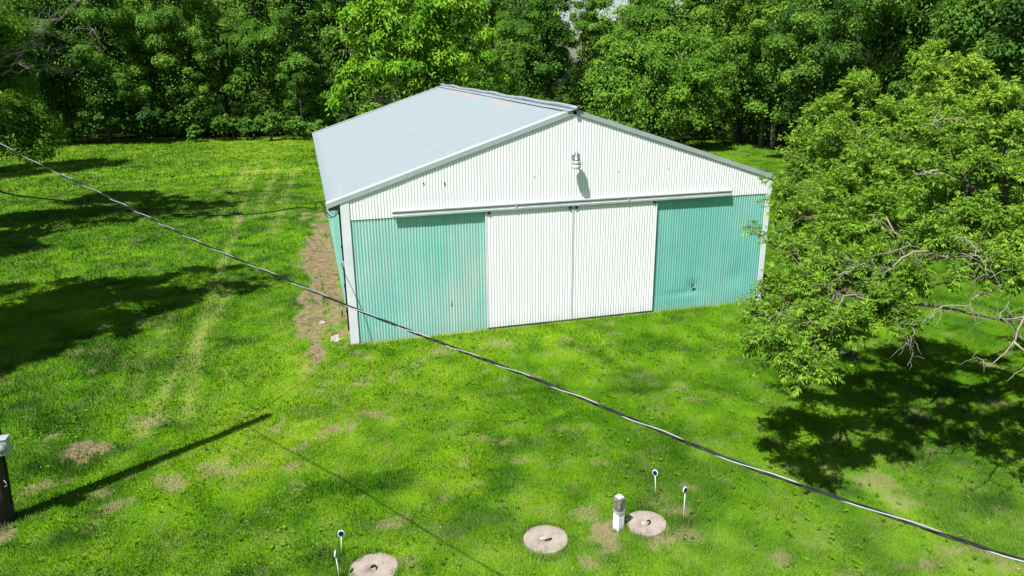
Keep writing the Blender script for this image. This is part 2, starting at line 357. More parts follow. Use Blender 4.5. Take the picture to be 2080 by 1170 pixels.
def lawn_fields(x, y):
    """tone (0 dark lush .. 1 pale lime), dry (straw), soil (bare earth)"""
    big = fbm(x*.16+3, y*.10, 1, 3); mid = fbm(x*.55, y*.42, 5, 4); fine = fbm(x*2.2, y*1.7, 9, 3)
    tone = .55+.42*(big-.5)+.46*(mid-.5)+.60*(fine-.5)
    tone += .10*sst(-9, -12, y)-.05*sst(2, 14, y)*sst(40, 25, y)
    tone += .15*sst(40, 48, y)*(.4+1.2*fbm(x*.08, y*.5, 31, 3))                 # pale band of far lawn
    tone += .14*sst(.6, .68, fbm(x*.05+7, y*.30, 35, 2))*sst(14, 22, y)
    # lush dark tufts
    tone -= .26*sst(.60, .74, fbm(x*.8+9, y*1.15, 21, 4))
    # mower passes curving past the barn's left corner
    track = np.zeros_like(x)
    for k, (pl, wd_, amt) in enumerate(STRIPES):
        d = np.full_like(x, 9.)
        for (ax, ay), (bx, by) in zip(pl[:-1], pl[1:]):
            t = np.clip(((x-ax)*(bx-ax)+(y-ay)*(by-ay))/((bx-ax)**2+(by-ay)**2), 0, 1); d = np.minimum(d, np.hypot(x-ax-t*(bx-ax), y-ay-t*(by-ay)))
        gsn = amt*np.exp(-(d/wd_)**2)*(.45+.8*vn(x*1.1, y*.9, 55+k)); tone += .75*gsn; track += np.maximum(gsn, 0)
    yy = np.sin((y+.1*x)*2*math.pi/1.5+.4*np.sin(x*.2)); tone += .035*yy*sst(8, 14, y)
    dry = .45*sst(.70, .82, fbm(x*1.3+4, y*1.5+2, 41, 4))+.16*sst(.5, .8, fbm(x*3.1, y*3.3, 45, 3))+.10*sst(-6, -11, y)*fbm(x*1.6, y*1.6, 43, 3)
    dry = dry+1.0*track
    soil = np.zeros_like(x)
    rg = fbm(x*3.2, y*2.6, 61, 4)
    for px_, py_, r, k in PG:
        d = np.hypot((x-px_), (y-py_)*1.15)/r
        m_ = sst(1.05, .55, d+(rg-.5)*3.4)
        dry = np.maximum(dry, m_*k); soil = np.maximum(soil, .38*k*sst(.8, .2, d+(rg-.5)*3.6))
    # bare strip under the eave on the barn's left side
    wd = 1.38+.22*np.sin(y*.8)-.025*np.clip(y, 0, 30)
    d = np.abs(x+wd*.45)/(wd*.55)
    dd = np.maximum(d, np.abs(y-8.2)/8.8)
    m_ = sst(1.2, .62, dd+(rg-.5)*1.5+(fbm(x*1.2, y*.9, 71, 3)-.5)*1.1)
    grn = sst(.50, .62, fbm(x*1.9, y*.8, 75, 3))*.75*sst(-.75, -.35, x)
    soil = np.maximum(soil, m_*(1-grn)); dry = np.maximum(dry, m_*.75)
    # drip-line furrow keeps a row of weeds
    fur = np.exp(-((x+.62)/.07)**2)*sst(1, 2, y)*sst(8, 5, y)*sst(.4, .55, vn(x*2, y*2.2, 81))
    soil *= 1-.8*fur; dry *= 1-.8*fur; tone -= .35*fur
    # thin grass against the front of the barn and under the woodland
    dry = np.maximum(dry, .5*np.exp(-((y+.08)/.09)**2)*(x > 0)*(x < 12.3))
    return np.clip(tone, 0, 1), np.clip(dry, 0, 1), np.clip(soil, 0, 1)
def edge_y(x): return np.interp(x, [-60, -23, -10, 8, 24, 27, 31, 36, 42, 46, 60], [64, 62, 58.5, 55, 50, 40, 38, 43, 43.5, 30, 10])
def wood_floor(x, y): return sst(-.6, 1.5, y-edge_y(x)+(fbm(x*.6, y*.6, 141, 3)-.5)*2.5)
def gz(x, y):
    a = .10*(fbm(x*.35, y*.35, 91, 3)-.5)+.045*(fbm(x*1.6, y*1.6, 95, 2)-.5)
    near = sst(.2, 1.2, np.maximum(np.maximum(-.2-x, x-12.4), np.maximum(-.1-y, y-19.1)))
    return a*near - .03
gx = np.unique(np.concatenate([np.linspace(-420, -60, 20), np.linspace(-60, -17, 60), np.arange(-17, 20, .11), np.linspace(20, 60, 60), np.linspace(60, 420, 20)]))
gy = np.unique(np.concatenate([np.linspace(-150, -14, 16), np.arange(-14, 22, .11), np.linspace(22, 75, 130), np.linspace(75, 800, 30)]))
X, Y = np.meshgrid(gx, gy); x, y = X.ravel(), Y.ravel()
to, dr, sl = lawn_fields(x, y)
nx, ny = len(gx), len(gy)
I = (np.arange(ny-1)[:, None]*nx+np.arange(nx-1)[None]).ravel()
g = mesh_np('ground', np.stack([x, y, gz(x, y)], 1), [np.stack([I, I+1, I+1+nx, I+nx], 1)], M['ground'], None, dict(tone=to, dry=dr, soil=sl, litter_shade=wood_floor(x, y)), True)
tag(g, kind='structure')

LID = [on_ground(1109, 1097)[:2], on_ground(1312, 1064)[:2], on_ground(759, 1158)[:2]]
POST = on_ground(1256, 1071)[:2]
POLE = np.array([-6.02, -6.33])
def blades(n, x0, x1, y0, y1, h0, wd, dens_fn=None):
    x = rng.uniform(x0, x1, n); y = rng.uniform(y0, y1, n)
    # keep what the view can see, with a margin
    d = np.stack([x-CAM[0], y-CAM[1], np.full(n, -CAM[2])], 1)
    f = d@FW; u = (d@RX)/f*FPX; v = -(d@UP)/f*FPX
    ok = (f > 1) & (np.abs(u) < 1150) & (v < 700)
    ok &= ~((x > -.02) & (x < 12.22) & (y > -.16) & (y < 19.1))
    x, y = x[ok], y[ok]
    to, dr, sl = lawn_fields(x, y)
    keep = (rng.random(len(x)) > np.clip(sl*1.25, 0, 1)) & (rng.random(len(x)) > wood_floor(x, y))
    for c in LID: keep &= np.hypot(x-c[0], y-c[1]) > .345
    keep &= np.hypot(x-POST[0], y-POST[1]) > .07
    keep &= np.hypot(x-POLE[0], y-POLE[1]) > .16
    x, y, to, dr, sl = x[keep], y[keep], to[keep], dr[keep], sl[keep]; n = len(x)
    h = h0*rng.uniform(.55, 1.25, n)*(1.45-.75*to)*(1-.35*dr)*(.62+.76*vn(x*2.3, y*2.1, 151))
    for c in LID: h *= 1+1.3*np.exp(-((np.hypot(x-c[0], y-c[1])-.4)/.14)**2)*vn(x*3, y*3, 5)
    h *= 1+1.2*np.exp(-((y+.18)/.15)**2)*(x > 0)*(x < 12.3)*vn(x*2, y*2, 6)
    az = rng.uniform(0, 2*math.pi, n); lean = rng.uniform(.15, 1.0, n)
    # lie of the grass changes from patch to patch
    la = fbm(x*.8, y*.8, 3, 2)*12; laz = np.where(rng.random(n) < .45, la, az)
    w_ = wd*rng.uniform(.7, 1.3, n)
    z = gz(x, y)-.005
    cx, cy = np.cos(az)*w_*.5, np.sin(az)*w_*.5
    A = np.stack([x-cx, y-cy, z], 1); B = np.stack([x+cx, y+cy, z], 1)
    T = np.stack([x+np.cos(laz)*lean*h*.75, y+np.sin(laz)*lean*h*.75, z+h*np.sqrt(np.clip(1-(.75*lean)**2, .1, 1))], 1)
    V = np.stack([A, B, T], 1).reshape(-1, 3)
    to = np.clip(to+rng.normal(0, .075, n), 0, 1)
    dr = np.clip(dr*rng.uniform(.4, 1.5, n)+.5*(rng.random(n) < .035), 0, 1)
    return V, np.repeat(to, 3), np.repeat(dr, 3)
parts = [blades(820000, -8, 21, -13, -3.5, .075, .011), blades(640000, -13, 30, -3.5, 8, .085, .018), blades(330000, -22, 34, 8, 30, .10, .034),
         blades(240000, -32, 50, 30, 62, .13, .07)]
# longer whiskers round the lids
def fringe(cx_, cy_, r0, r1, n, h0):
    a = rng.uniform(0, 2*math.pi, n); r = rng.uniform(r0, r1, n); x = cx_+r*np.cos(a); y = cy_+r*np.sin(a); k = vn(np.cos(a)*2.5+cx_*7, np.sin(a)*2.5+cy_*3, 4); ok = rng.random(n) < k*1.3
    a, x, y, k = a[ok], x[ok], y[ok], k[ok]; n = len(x); h = h0*rng.uniform(.4, 1.3, n)*(.4+k); z = gz(x, y)-.01; az = rng.uniform(0, 6.28, n); w_ = rng.uniform(.007, .013, n)
    tip = np.stack([x-np.cos(a)*h*rng.uniform(-.4, .7, n), y-np.sin(a)*h*rng.uniform(-.4, .7, n), z+h*.85], 1); o = np.stack([np.cos(az)*w_, np.sin(az)*w_, z*0], 1)*.5; p0 = np.stack([x, y, z], 1)
    to, dr, sl = lawn_fields(x, y); return np.stack([p0-o, p0+o, tip], 1).reshape(-1, 3), np.repeat(np.clip(to-.15+rng.normal(0, .1, n), 0, 1), 3), np.repeat(np.clip(dr*.5+.5*(rng.random(n) < .08), 0, 1), 3)
for c in LID: parts.append(fringe(c[0], c[1], .31, .46, 2400, .11))
parts.append(fringe(POST[0], POST[1], .06, .16, 300, .10)); parts.append(fringe(POLE[0], POLE[1], .15, .34, 700, .16))
def weeds(n):
    x0 = rng.uniform(-9, 16, n); y0 = rng.uniform(-12.8, 6, n); k = (fbm(x0*.7, y0*.7, 161, 3) > .47) & ~((x0 > -.3) & (x0 < 12.5) & (y0 > -.3)); x0, y0 = x0[k], y0[k]
    for c in LID:
        k = np.hypot(x0-c[0], y0-c[1]) > .5; x0, y0 = x0[k], y0[k]
    m = 7; x = np.repeat(x0, m); y = np.repeat(y0, m); sz = np.repeat(rng.uniform(.6, 1.5, len(x0)), m); n = len(x); a = rng.uniform(0, 6.28, n); ln_ = .046*sz*rng.uniform(.6, 1.2, n); wq = .013*sz
    z = gz(x, y)+.03; p = np.stack([x, y, z], 1); dv = np.stack([np.cos(a), np.sin(a), z*0], 1); sv = np.stack([-np.sin(a), np.cos(a), z*0], 1)
    V = np.stack([p, p+dv*(ln_*.7)[:, None]+sv*wq[:, None]+[0, 0, .025], p+dv*ln_[:, None]-sv*wq[:, None]*.6+[0, 0, .02]], 1).reshape(-1, 3)
    tn = np.repeat(np.where(rng.random(len(x0)) < .6, .25, .68), m)+rng.normal(0, .08, n)
    return V, np.repeat(np.clip(tn, 0, 1), 3), np.zeros(3*n)
parts.append(weeds(5200))
for i in range(70):
    yq = rng.uniform(0, 16); parts.append(fringe(rng.uniform(-1.3, -.1), yq, .0, rng.uniform(.05, .16), 90, .09))
for q_ in ((1332, 1010), (1388, 1062), (694, 1130), (691, 1182)): parts.append(fringe(*on_ground(*q_)[:2], .0, .16, 500, .17))
V = np.concatenate([p[0] for p in parts]); to = np.concatenate([p[1] for p in parts]); dr = np.concatenate([p[2] for p in parts])
gr = mesh_np('grass', V, [np.arange(len(V)).reshape(-1, 3)], M['grass'], None, dict(tone=to, dry=dr))
tag(gr, 'short uneven green lawn grass with straw coloured bare spots', 'grass', kind='stuff')
print('grass tris', len(V)//3)
n = 900; fy = rng.uniform(-.4, 17, n); fx = -.05-1.5*rng.random(n); t_, d_, sl_ = lawn_fields(fx, fy); k = sl_ > .5; fx, fy = fx[k], fy[k]; n = len(fx)
s = .008+.03*rng.random(n)**4; o6 = np.array([(1, 0, 0), (0, 1, 0), (-1, 0, 0), (0, -1, 0), (0, 0, .8), (0, 0, -.8)])
T8 = np.array([(0, 1, 4), (1, 2, 4), (2, 3, 4), (3, 0, 4), (1, 0, 5), (2, 1, 5), (3, 2, 5), (0, 3, 5)])
V = (np.stack([fx, fy, gz(fx, fy)+.3*s], 1)[:, None]+(o6[None]*rng.uniform(.6, 1.4, (n, 6, 1)))*s[:, None, None]).reshape(-1, 3)
tag(mesh_np('gravel', V, [(np.arange(n)[:, None, None]*6+T8[None]).reshape(-1, 3)], M['stone']), 'small stones and clods scattered on the bare soil by the barn', 'gravel', kind='stuff')
# clover flowers and fallen petals
n = 520; fx = rng.uniform(-7, 12, n); fy = rng.uniform(-12.5, 1, n); keep = fbm(fx*.5, fy*.5, 131, 2) > .5; keep &= ~((fx > -.3) & (fy > -.3)); fx, fy = fx[keep], fy[keep]; n = len(fx)
fz = gz(fx, fy)+rng.uniform(.05, .09, n); s = rng.uniform(.005, .010, n)
o6 = np.array([(1, 0, 0), (0, 1, 0), (-1, 0, 0), (0, -1, 0), (0, 0, .8), (0, 0, -.8)])
V = (np.stack([fx, fy, fz], 1)[:, None]+o6[None]*s[:, None, None]).reshape(-1, 3)
T8 = np.array([(0, 1, 4), (1, 2, 4), (2, 3, 4), (3, 0, 4), (1, 0, 5), (2, 1, 5), (3, 2, 5), (0, 3, 5)])
fl = mesh_np('clover_flowers', V, [(np.arange(n)[:, None, None]*6+T8[None]).reshape(-1, 3)], M['pvc'])
tag(fl, 'tiny white clover flowers scattered through the lawn', 'flowers', kind='stuff')

# ------------------------------------------------------------------ barn
W, LB, H, RISE = 12.2, 19.0, 3.69, 1.99
ZT = 3.29
PER, AMP = W/156, .0052
barn = empty('metal_barn', (0, 0, 0))
tag(barn, 'teal and white corrugated steel barn with low gable roof on the lawn', 'barn')
def gable_z(x): return H+RISE*(1-np.abs(x-W/2)/(W/2))
def corr(name, u0, u1, zb, zt, mat, place, nz=6, per=PER, amp=AMP, dent=None, spp=8):
    """corrugated sheet: u along the wall, z up, offset w out of the wall"""
    nu = max(2, int((u1-u0)/per*spp)); u = np.linspace(u0, u1, nu+1)
    tz = np.linspace(0, 1, nz+1)
    U = np.repeat(u[None], nz+1, 0); b = zb(u) if callable(zb) else np.full_like(u, zb); t_ = zt(u) if callable(zt) else np.full_like(u, zt)
    Z = b[None]+(t_-b)[None]*tz[:, None]
    ph = np.cos(2*math.pi*U/per); prof = np.sign(ph)*np.abs(ph)**.75
    Wf = amp*prof+.006*(fbm(U*.9, Z*.7, 201, 3)-.5)*2
    if dent is not None: Wf = Wf+dent(U, Z)
    Pn = place(U.ravel(), Wf.ravel(), Z.ravel())
    k = nu+1; I = (np.arange(nz)[:, None]*k+np.arange(nu)[None]).ravel()
    return mesh_np(name, Pn, [np.stack([I, I+1, I+1+k, I+k], 1)], mat, barn, dict(crest=(.5+.5*prof).ravel()), True)
front = lambda off: (lambda u, w_, z: np.stack([u, off-w_, z], 1))
def dentfn(U, Z):
    d = -.03*np.exp(-((U-9.9)/.18)**2-((Z-.62)/.16)**2) - .018*np.exp(-((U-9.6)/.6)**2-((Z-.45)/.05)**2)
    return d-.02*np.exp(-((U-11.3)/.35)**2-((Z-.8)/.3)**2)
corr('front_wall', 0.02, 6.1, -.04, ZT, M['teal'], front(0), 10)
corr('front_wall', 6.1+.001, W-.02, -.04, ZT, M['teal_right'], front(0), 40, dent=dentfn)
corr('gable_wall', 0.02, W-.02, ZT-.02, lambda u: gable_z(u)+.02, M['white'], front(-.016), 8)
left = lambda u, w_, z: np.stack([-w_, u, z], 1)
right = lambda u, w_, z: np.stack([W+w_, u, z], 1)
back = lambda u, w_, z: np.stack([u, LB+w_, z], 1)
corr('side_wall', 0.02, LB-.02, -.04, H+.02, M['teal_right'], left, 4)
corr('side_wall', 0.02, LB-.02, -.04, H+.02, M['teal_right'], right, 4)
corr('rear_wall', 0.02, W-.02, -.04, lambda u: gable_z(u)+.02, M['teal_right'], back, 2)
# roof sheets: fine corrugation running from ridge to eave
SL = RISE/(W/2); OVL, OVR, GOV = .37, .09, .03
rb = np.arange(-GOV, LB+GOV+.001, PER/6)
def roof_side(sgn, ov):
    us = np.linspace(0, W/2+ov, 14)
    Yr, Ur = np.meshgrid(rb, us); Z0 = H+RISE+.13-SL*Ur
    wob = .012*(fbm(Ur*.5, Yr*.35, 221 if sgn < 0 else 229, 3)-.5)*2
    zt_ = Z0+.0018*np.cos(2*math.pi*Yr/PER)+wob
    Xr = W/2+sgn*Ur
    k = len(rb); I = (np.arange(len(us)-1)[:, None]*k+np.arange(k-1)[None]).ravel()
    top = np.stack([Xr.ravel(), Yr.ravel(), zt_.ravel()], 1); bot = top-np.array([0, 0, .03]); nV = len(top)
    F = np.stack([I, I+1, I+1+k, I+k], 1)
    if sgn > 0: F = F[:, ::-1]
    e = (len(us)-1)*k+np.arange(k-1)
    edge = np.stack([e, e+1, e+1+nV, e+nV], 1)
    r0 = np.arange(len(us)-1)*k; fr = np.stack([r0, r0+k, r0+k+nV, r0+nV], 1); re = fr+k-1
    return mesh_np('roof', np.concatenate([top, bot]), [np.concatenate([F, F[:, ::-1]+nV, edge, fr, re])], M['roof'], barn, None, True)
roof_side(-1, OVL); roof_side(1, OVR)
# ridge cap: a rolled, slightly wavy sheet
b = MB()
yy = np.linspace(-.12, LB+.10, 60); wz = .022*(vn(yy*.55, yy*0, 3)-.5)*2+.012*np.sin(yy*1.7); wx = .02*(vn(yy*.5, yy*0+3, 8)-.5)*2
b.tube(np.stack([W/2+wx, yy, H+RISE+.185+wz], 1), .062, 10)
b.build('ridge_cap', M['ridge'], barn, True)
b = MB()
for sgn in (-1, 1):
    V = []; F = []
    for i, yv in enumerate(yy):
        for j, u in enumerate((.02, .10, .21)):
            lift = .012+.016*(vn(np.array([yv*.9]), np.array([j*1.]), 77)[0])*(j == 2)
            V.append((W/2+sgn*u, yv if i else yv+.04, H+RISE+.13-SL*u+lift+.012+wz[i]*.5*(1-u/.21)))
    for i in range(len(yy)-1):
        for j in range(2):
            f = (i*3+j, i*3+j+1, i*3+j+4, i*3+j+3); F.append(f if sgn < 0 else f[::-1])
    b.add(V, F)
ro = b.build('ridge_flashing', M['ridge'], barn, True)
sm = ro.modifiers.new('thick', 'SOLIDIFY'); sm.thickness = .006
# rake flashing along the front and rear gable edges, in lapped lengths
for yf, sy in ((-GOV-.02, 1), (LB+GOV+.02, -1)):
    for sgn, ov in ((-1, OVL), (1, OVR)):
        b = MB(); cuts = np.linspace(.05, W/2+ov+.01, 4)
        for q in range(3):
            u0, u1 = cuts[q]-(.03 if q else 0), cuts[q+1]; dz = .004*(q % 2)
            prof = [(0, .022), (.30*sy, .022), (.30*sy, .016), (.012*sy, .010), (.012*sy, -.085), (.03*sy, -.10), (.03*sy, -.106), (0, -.106)]
            def shp(V, u0=u0, u1=u1, dz=dz):
                out = V.copy(); u = V[:, 0]; out[:, 0] = W/2+sgn*u; out[:, 1] = yf+V[:, 1]-sy*dz*.6; out[:, 2] = H+RISE+.13-SL*u+V[:, 2]+dz; return out
            b.extrude_x(prof, u0, u1, shp)
        b.build('rake_trim', M['rake'], barn)
# soffit board ends, corner trim, eave board
def cornertrim(x0, x1, side, ztop):
    b = MB(); b.box((x0, -.035, -.03), (x1, -.018, ztop)); 
    if side < 0: b.box((x0-.012, -.035, -.03), (x0, .16, ztop-.05))
    else: b.box((x1, -.035, -.03), (x1+.012, .16, ztop-.05))
    return b.build('corner_trim', M['trim'], barn, bevel=.004)
cornertrim(-.035, .17, -1, H+.04); cornertrim(W-.13, W+.035, 1, H-.02)
b = MB().box((-.33, .02, H-.16), (-.05, .07, H-.02)); b.box((-.33, .07, H-.05), (-.29, LB-.05, H-.0)); b.build('eave_board', M['timber'], barn)
# door track with lipped galvanised cover
b = MB(); prof = [(-.018, 3.465), (-.092, 3.45), (-.10, 3.44), (-.10, 3.415), (-.085, 3.405), (-.085, 3.345), (-.105, 3.33), (-.105, 3.285), (-.092, 3.28), (-.092, 3.325), (-.07, 3.35), (-.07, 3.43), (-.018, 3.44)]
b.extrude_x(prof, 1.22, 10.9)
for xx in (4.45, 7.68): b.box((xx, -.108, 3.28), (xx+.05, -.08, 3.455))
b.build('door_track', M['galv'], barn)
# two sliding leaves, each a framed corrugated panel hung on rollers
def leaf(x0, x1, hangers):
    d = corr('sliding_door', x0, x1, .03, 3.33, M['white_door'], front(-.056), 12)
    fr = MB(); fr.box((x0+.016, -.044, .05), (x1-.016, -.028, 3.31))
    f = fr.build('door_frame', M['trim'], d)
    for xe in ((x0-.004, x0+.014), (x1-.014, x1+.004)): MB().box((xe[0], -.069, .03), (xe[1], -.03, 3.33)).build('edge_channel', M['trim'], d)
    for hx in hangers:
        h_ = MB(); h_.box((hx-.035, -.080, 3.20), (hx+.035, -.071, 3.34))
        h_.add(*(lambda n_=10: (np.array([(hx+.04*math.cos(a)*1., yq, 3.235+.04*math.sin(a)) for yq in (-.090, -.074) for a in np.arange(n_)*2*math.pi/n_]),
                [tuple(range(n_)), tuple(range(2*n_-1, n_-1, -1))]+[(i, n_+i, n_+(i+1) % n_, (i+1) % n_) for i in range(n_)]))())
        h_.build('door_hanger', M['dark'], d)
    return d
leaf(3.64, 6.075, (3.74, 6.0)); leaf(6.10, 8.585, (6.18, 8.5))
# torn flap and small handle marks on the teal sheets
b = MB(); b.add([(9.83, -.012, .58), (9.86, -.02, .60), (9.94, -.06, .72), (9.92, -.02, .72), (9.85, -.012, .66)], [(0, 1, 2, 3, 4)]); b.build('torn_flap', M['dark'], barn)
b = MB(); b.add([(2.65, -.014, .74), (2.665, -.014, .74), (2.68, -.02, .87), (2.71, -.026, .89), (2.71, -.02, .87), (2.66, -.02, .85)], [(0, 1, 2, 3, 4, 5)]); b.build('torn_flap', M['dark'], barn)
for (xq, zq, q) in ((2.06, 4.10, .015), (2.60, 4.07, .018), (8.9, 4.15, .008), (5.0, 4.12, .008), (7.4, 4.14, .008)):
    MB().box((xq-q, -.030, zq-q*1.6), (xq+q, -.025, zq+q*1.6)).build('screw_patch', M['dark'], barn)
# base trim rail with soil line
# conduit on the left wall next to the corner
b = MB(); b.tube([(-.065, .26, .25), (-.065, .26, 3.45)], .022, 8)
for zc in (.75, 1.45, 1.95, 2.5): b.tube([(-.065, .26, zc), (-.065, .26, zc+.09)], .034, 8)
b.build('conduit', M['black'], barn)
b = MB().box((-.13, .2, 2.0), (-.02, .33, 2.16)); b.build('junction_box', M['grey_box'], barn, bevel=.006)
# yard light under the gable peak
kz = lambda P: [(r*.84, z) for r, z in P]
yl = MB(); LX, LY, LZ = 6.10, -.235, 4.31
yl.lathe(kz([(.02, .46), (.035, .455), (.04, .40), (.07, .395), (.095, .37), (.102, .25), (.112, .245), (.112, .22), (.105, .215)]), 20, (LX, LY, LZ))
yl.tube([(LX, -.02, LZ+.30), (LX, LY+.06, LZ+.30)], .028, 8); yl.box((LX-.05, -.04, LZ+.22), (LX+.05, -.022, LZ+.38)); yl.box((LX-.115, LY-.02, LZ+.25), (LX-.07, LY+.03, LZ+.29))
yo = yl.build('yard_light', M['cast'], barn, True)
rf = MB().lathe(kz([(.105, .216), (.125, .195), (.142, .15), (.148, .115), (.143, .112)]), 22, (LX, LY, LZ)); rf.build('reflector', M['alu'], yo, True)
ln = MB().lathe(kz([(.143, .113), (.148, .10), (.136, .02), (.126, .0), (.11, -.004)]), 22, (LX, LY, LZ)); ln.build('lens', M['lens'], yo, True)

# ------------------------------------------------------------------ utility pole, cables
pole = empty('utility_pole', (POLE[0], POLE[1], 0)); tag(pole, 'dark creosoted wooden utility pole with grey meter box at the left edge', 'pole')
LEAN = np.array([.062, .01, 1.])
zz = np.linspace(-.1, 7.7, 14); 
b = MB().tube(np.outer(zz, LEAN), np.linspace(.165, .115, 14), 16); b.build('shaft', M['pole'], pole, True)
b = MB().tube([np.array([.16, -.02, z])+LEAN*np.array([z, z, 0])*0+np.array([.062*z, 0, 0]) for z in np.linspace(.3, 2.0, 8)], .018, 6); b.build('conduit', M['black'], pole, True)
mb_ = MB(); cz = 1.40; cx = .062*cz+.20
mb_.box((cx-.12, -.22, cz-.14), (cx+.10, -.06, cz+.13)); mb_.box((cx-.135, -.235, cz+.131), (cx+.115, -.05, cz+.152))
mo = mb_.build('meter_box', M['grey_box'], pole, bevel=.012)
mm = MB(); mm.tube([(cx+.02, -.221, cz), (cx+.02, -.30, cz)], [.075, .07], 18); mm.build('meter_glass', M['alu'], mo, True)
st = MB(); st.tube([(.145+.03, -.09, .78), (.18+.03, -.11, .74), (.175+.03, -.1, .68), (.14+.03, -.09, .66)], .006, 6); st.build('wire_staple', M['galv'], pole)
PTOP = lambda z: np.array([POLE[0]+.062*z, POLE[1]+.01*z, z])
def spline(P, n):
    P = np.asarray(P, float); t = np.concatenate([[0], np.cumsum(np.linalg.norm(np.diff(P, axis=0), axis=1))]); out = []
    P2 = np.vstack([2*P[0]-P[1], P, 2*P[-1]-P[-2]])
    for s_ in np.linspace(0, t[-1]-1e-6, n):
        i = np.searchsorted(t, s_, 'right')-1; f = (s_-t[i])/(t[i+1]-t[i]); p0, p1, p2, p3 = P2[i], P2[i+1], P2[i+2], P2[i+3]
        out.append(.5*((2*p1)+(-p0+p2)*f+(2*p0-5*p1+4*p2-p3)*f*f+(-p0+3*p1-3*p2+p3)*f**3))
    return np.array(out)
tri = empty('service_cable', PTOP(6.75)); tag(tri, 'twisted black and silver overhead service cable crossing the lawn diagonally', 'power cable')
ctrl = [PTOP(6.75)+np.array([.12, 0, 0]), at(0, 290, 10.1), at(205, 393, 9.0), at(400, 490, 7.85), at(570, 563, 7.0), at(735, 633, 6.42), at(920, 706, 5.85), at(1100, 775, 5.3), at(1300, 858, 4.87), at(1500, 940, 4.5), at(1800, 1045, 4.05), at(2080, 1140, 3.72), at(2500, 1270, 3.3)]
path = spline(ctrl, 700); org = np.array(tri.location)
T = np.gradient(path, axis=0); T /= np.linalg.norm(T, axis=1)[:, None]
Sx = np.cross(T, [0, 0, 1.]); Sx /= np.linalg.norm(Sx, axis=1)[:, None]; Sy = np.cross(Sx, T)
arc = np.concatenate([[0], np.cumsum(np.linalg.norm(np.diff(path, axis=0), axis=1))])
ang = 2*math.pi*arc/.62+1.4*np.sin(arc*1.3)
for k, (mt, rr) in enumerate((('wire', .0046), ('black', .0056), ('black', .0056))):
    rad = .0055+.0045*(fbm(arc*1.1+9*k, arc*0, 301+k, 2)); a = ang+k*2*math.pi/3
    b = MB().tube(path+Sx*(rad*np.cos(a))[:, None]+Sy*(rad*np.sin(a))[:, None]-org, rr, 6)
    b.build('bare_conductor' if k == 0 else 'insulated_conductor', M[mt], tri, True)
# thin black drop from the pole to the barn's left corner, with drip loops at the eave
bc = np.array([-.12, .20, 3.42])
P0 = PTOP(5.75)+np.array([.12, 0, 0])
def on_span(px, py):            # where the sight line meets the upright plane through pole and barn corner
    nrm = np.cross(bc-P0, [0, 0, 1.]); d = at(px, py, 1)-CAM; t_ = nrm@(P0-CAM)/(nrm@d); return CAM+d*t_
sp = [P0]+[on_span(*q) for q in ((0, 389), (130, 408), (260, 425), (350, 434), (450, 437), (540, 432), (610, 421))]
sp += [at(640, 425, 19.1), at(641, 413, 19.0), at(650, 409, 19.0), at(659, 418, 19.1), at(664, 432, 19.2), at(676, 441, 19.3), bc]
b = MB().tube(spline(sp, 220)-P0, .0125, 6)
lp = [at(648, 410, 19.0), at(657, 420, 18.95), at(661, 436, 19.0), at(672, 443, 19.15), at(688, 432, 19.2), bc+[0, 0, .05]]; b.tube(spline(lp, 30)-P0, .008, 6)
lp = [at(664, 419, 18.9), at(668, 428, 18.9), at(680, 434, 19.0), bc+[0, .02, .1]]; b.tube(spline(lp, 20)-P0, .007, 6)
o = b.build('drop_wire', M['black'], None, True); o.location = P0
tag(o, 'thin black overhead wire looping into the barn eave at its left corner', 'wire')

# ------------------------------------------------------------------ septic lids, markers, post, stones
def lid(c, label, rr, hz, ang, broken=False, foam=True):
    e = empty('concrete_lid', (c[0], c[1], 0)); tag(e, label, 'septic lid', 'round concrete lids in the lawn')
    n = 56; th = np.arange(n)*2*math.pi/n
    rad = rr*(1+.012*np.sin(3*th+ang)+.008*np.sin(7*th+2*ang))
    if broken: rad = np.where(np.abs(((th-R(58)+math.pi) % (2*math.pi))-math.pi) < .09, rad*1.035, rad); rad *= 1+.02*np.sin(2*th+.6)
    V = []; rings = [(1., -.08), (1.0, hz-.02), (.985, hz-.004), (.95, hz), (.45, hz+.004), (.17, hz+.003), (.15, hz-.025), (.02, hz-.03)]
    for s_, z in rings: V.append(np.stack([rad*s_*np.cos(th), rad*s_*np.sin(th), z+.006*(vn(np.cos(th)*2+5, np.sin(th)*2+5, int(ang*10))-.5)], 1))
    F = [(i*n+j, i*n+(j+1) % n, (i+1)*n+(j+1) % n, (i+1)*n+j) for i in range(len(rings)-1) for j in range(n)]+[tuple((len(rings)-1)*n+j for j in range(n))]
    MB().add(np.concatenate(V), F).build('slab', M['concrete'], e, True)
    ca, sa = math.cos(ang), math.sin(ang); rot = [[ca, -sa, 0], [sa, ca, 0], [0, 0, 1]]
    # bent handle, a flat loop standing out of the recess
    a = np.linspace(0, math.pi, 12); P = np.stack([.055*np.cos(a), .0*a, .012+.06*np.sin(a)], 1)
    tilt = .75; ct, st_ = math.cos(tilt), math.sin(tilt); P = P@np.array([[1, 0, 0], [0, ct, -st_], [0, st_, ct]]).T@np.array(rot).T
    MB().tube(P+[.02*ca, .02*sa-.03, hz-.02], .011, 8).build('handle', M['black'], e, True)
    if foam:
        b = MB(); b.box((-.075, -.015, hz-.028), (.035, .06, hz+.004), rot, (-.02, .0, 0)); b.build('plug', M['foam'], e, bevel=.008)
    return e
lid(LID[0], 'clean round concrete lid with yellow plug, middle one of three', .345, .035, .25)
lid(LID[1], 'round concrete lid right beside the white square post', .325, .03, 1.15)
lid(LID[2], 'pitted chipped round concrete lid at the bottom edge next to two marker stakes', .36, .035, 2.2, True, False)
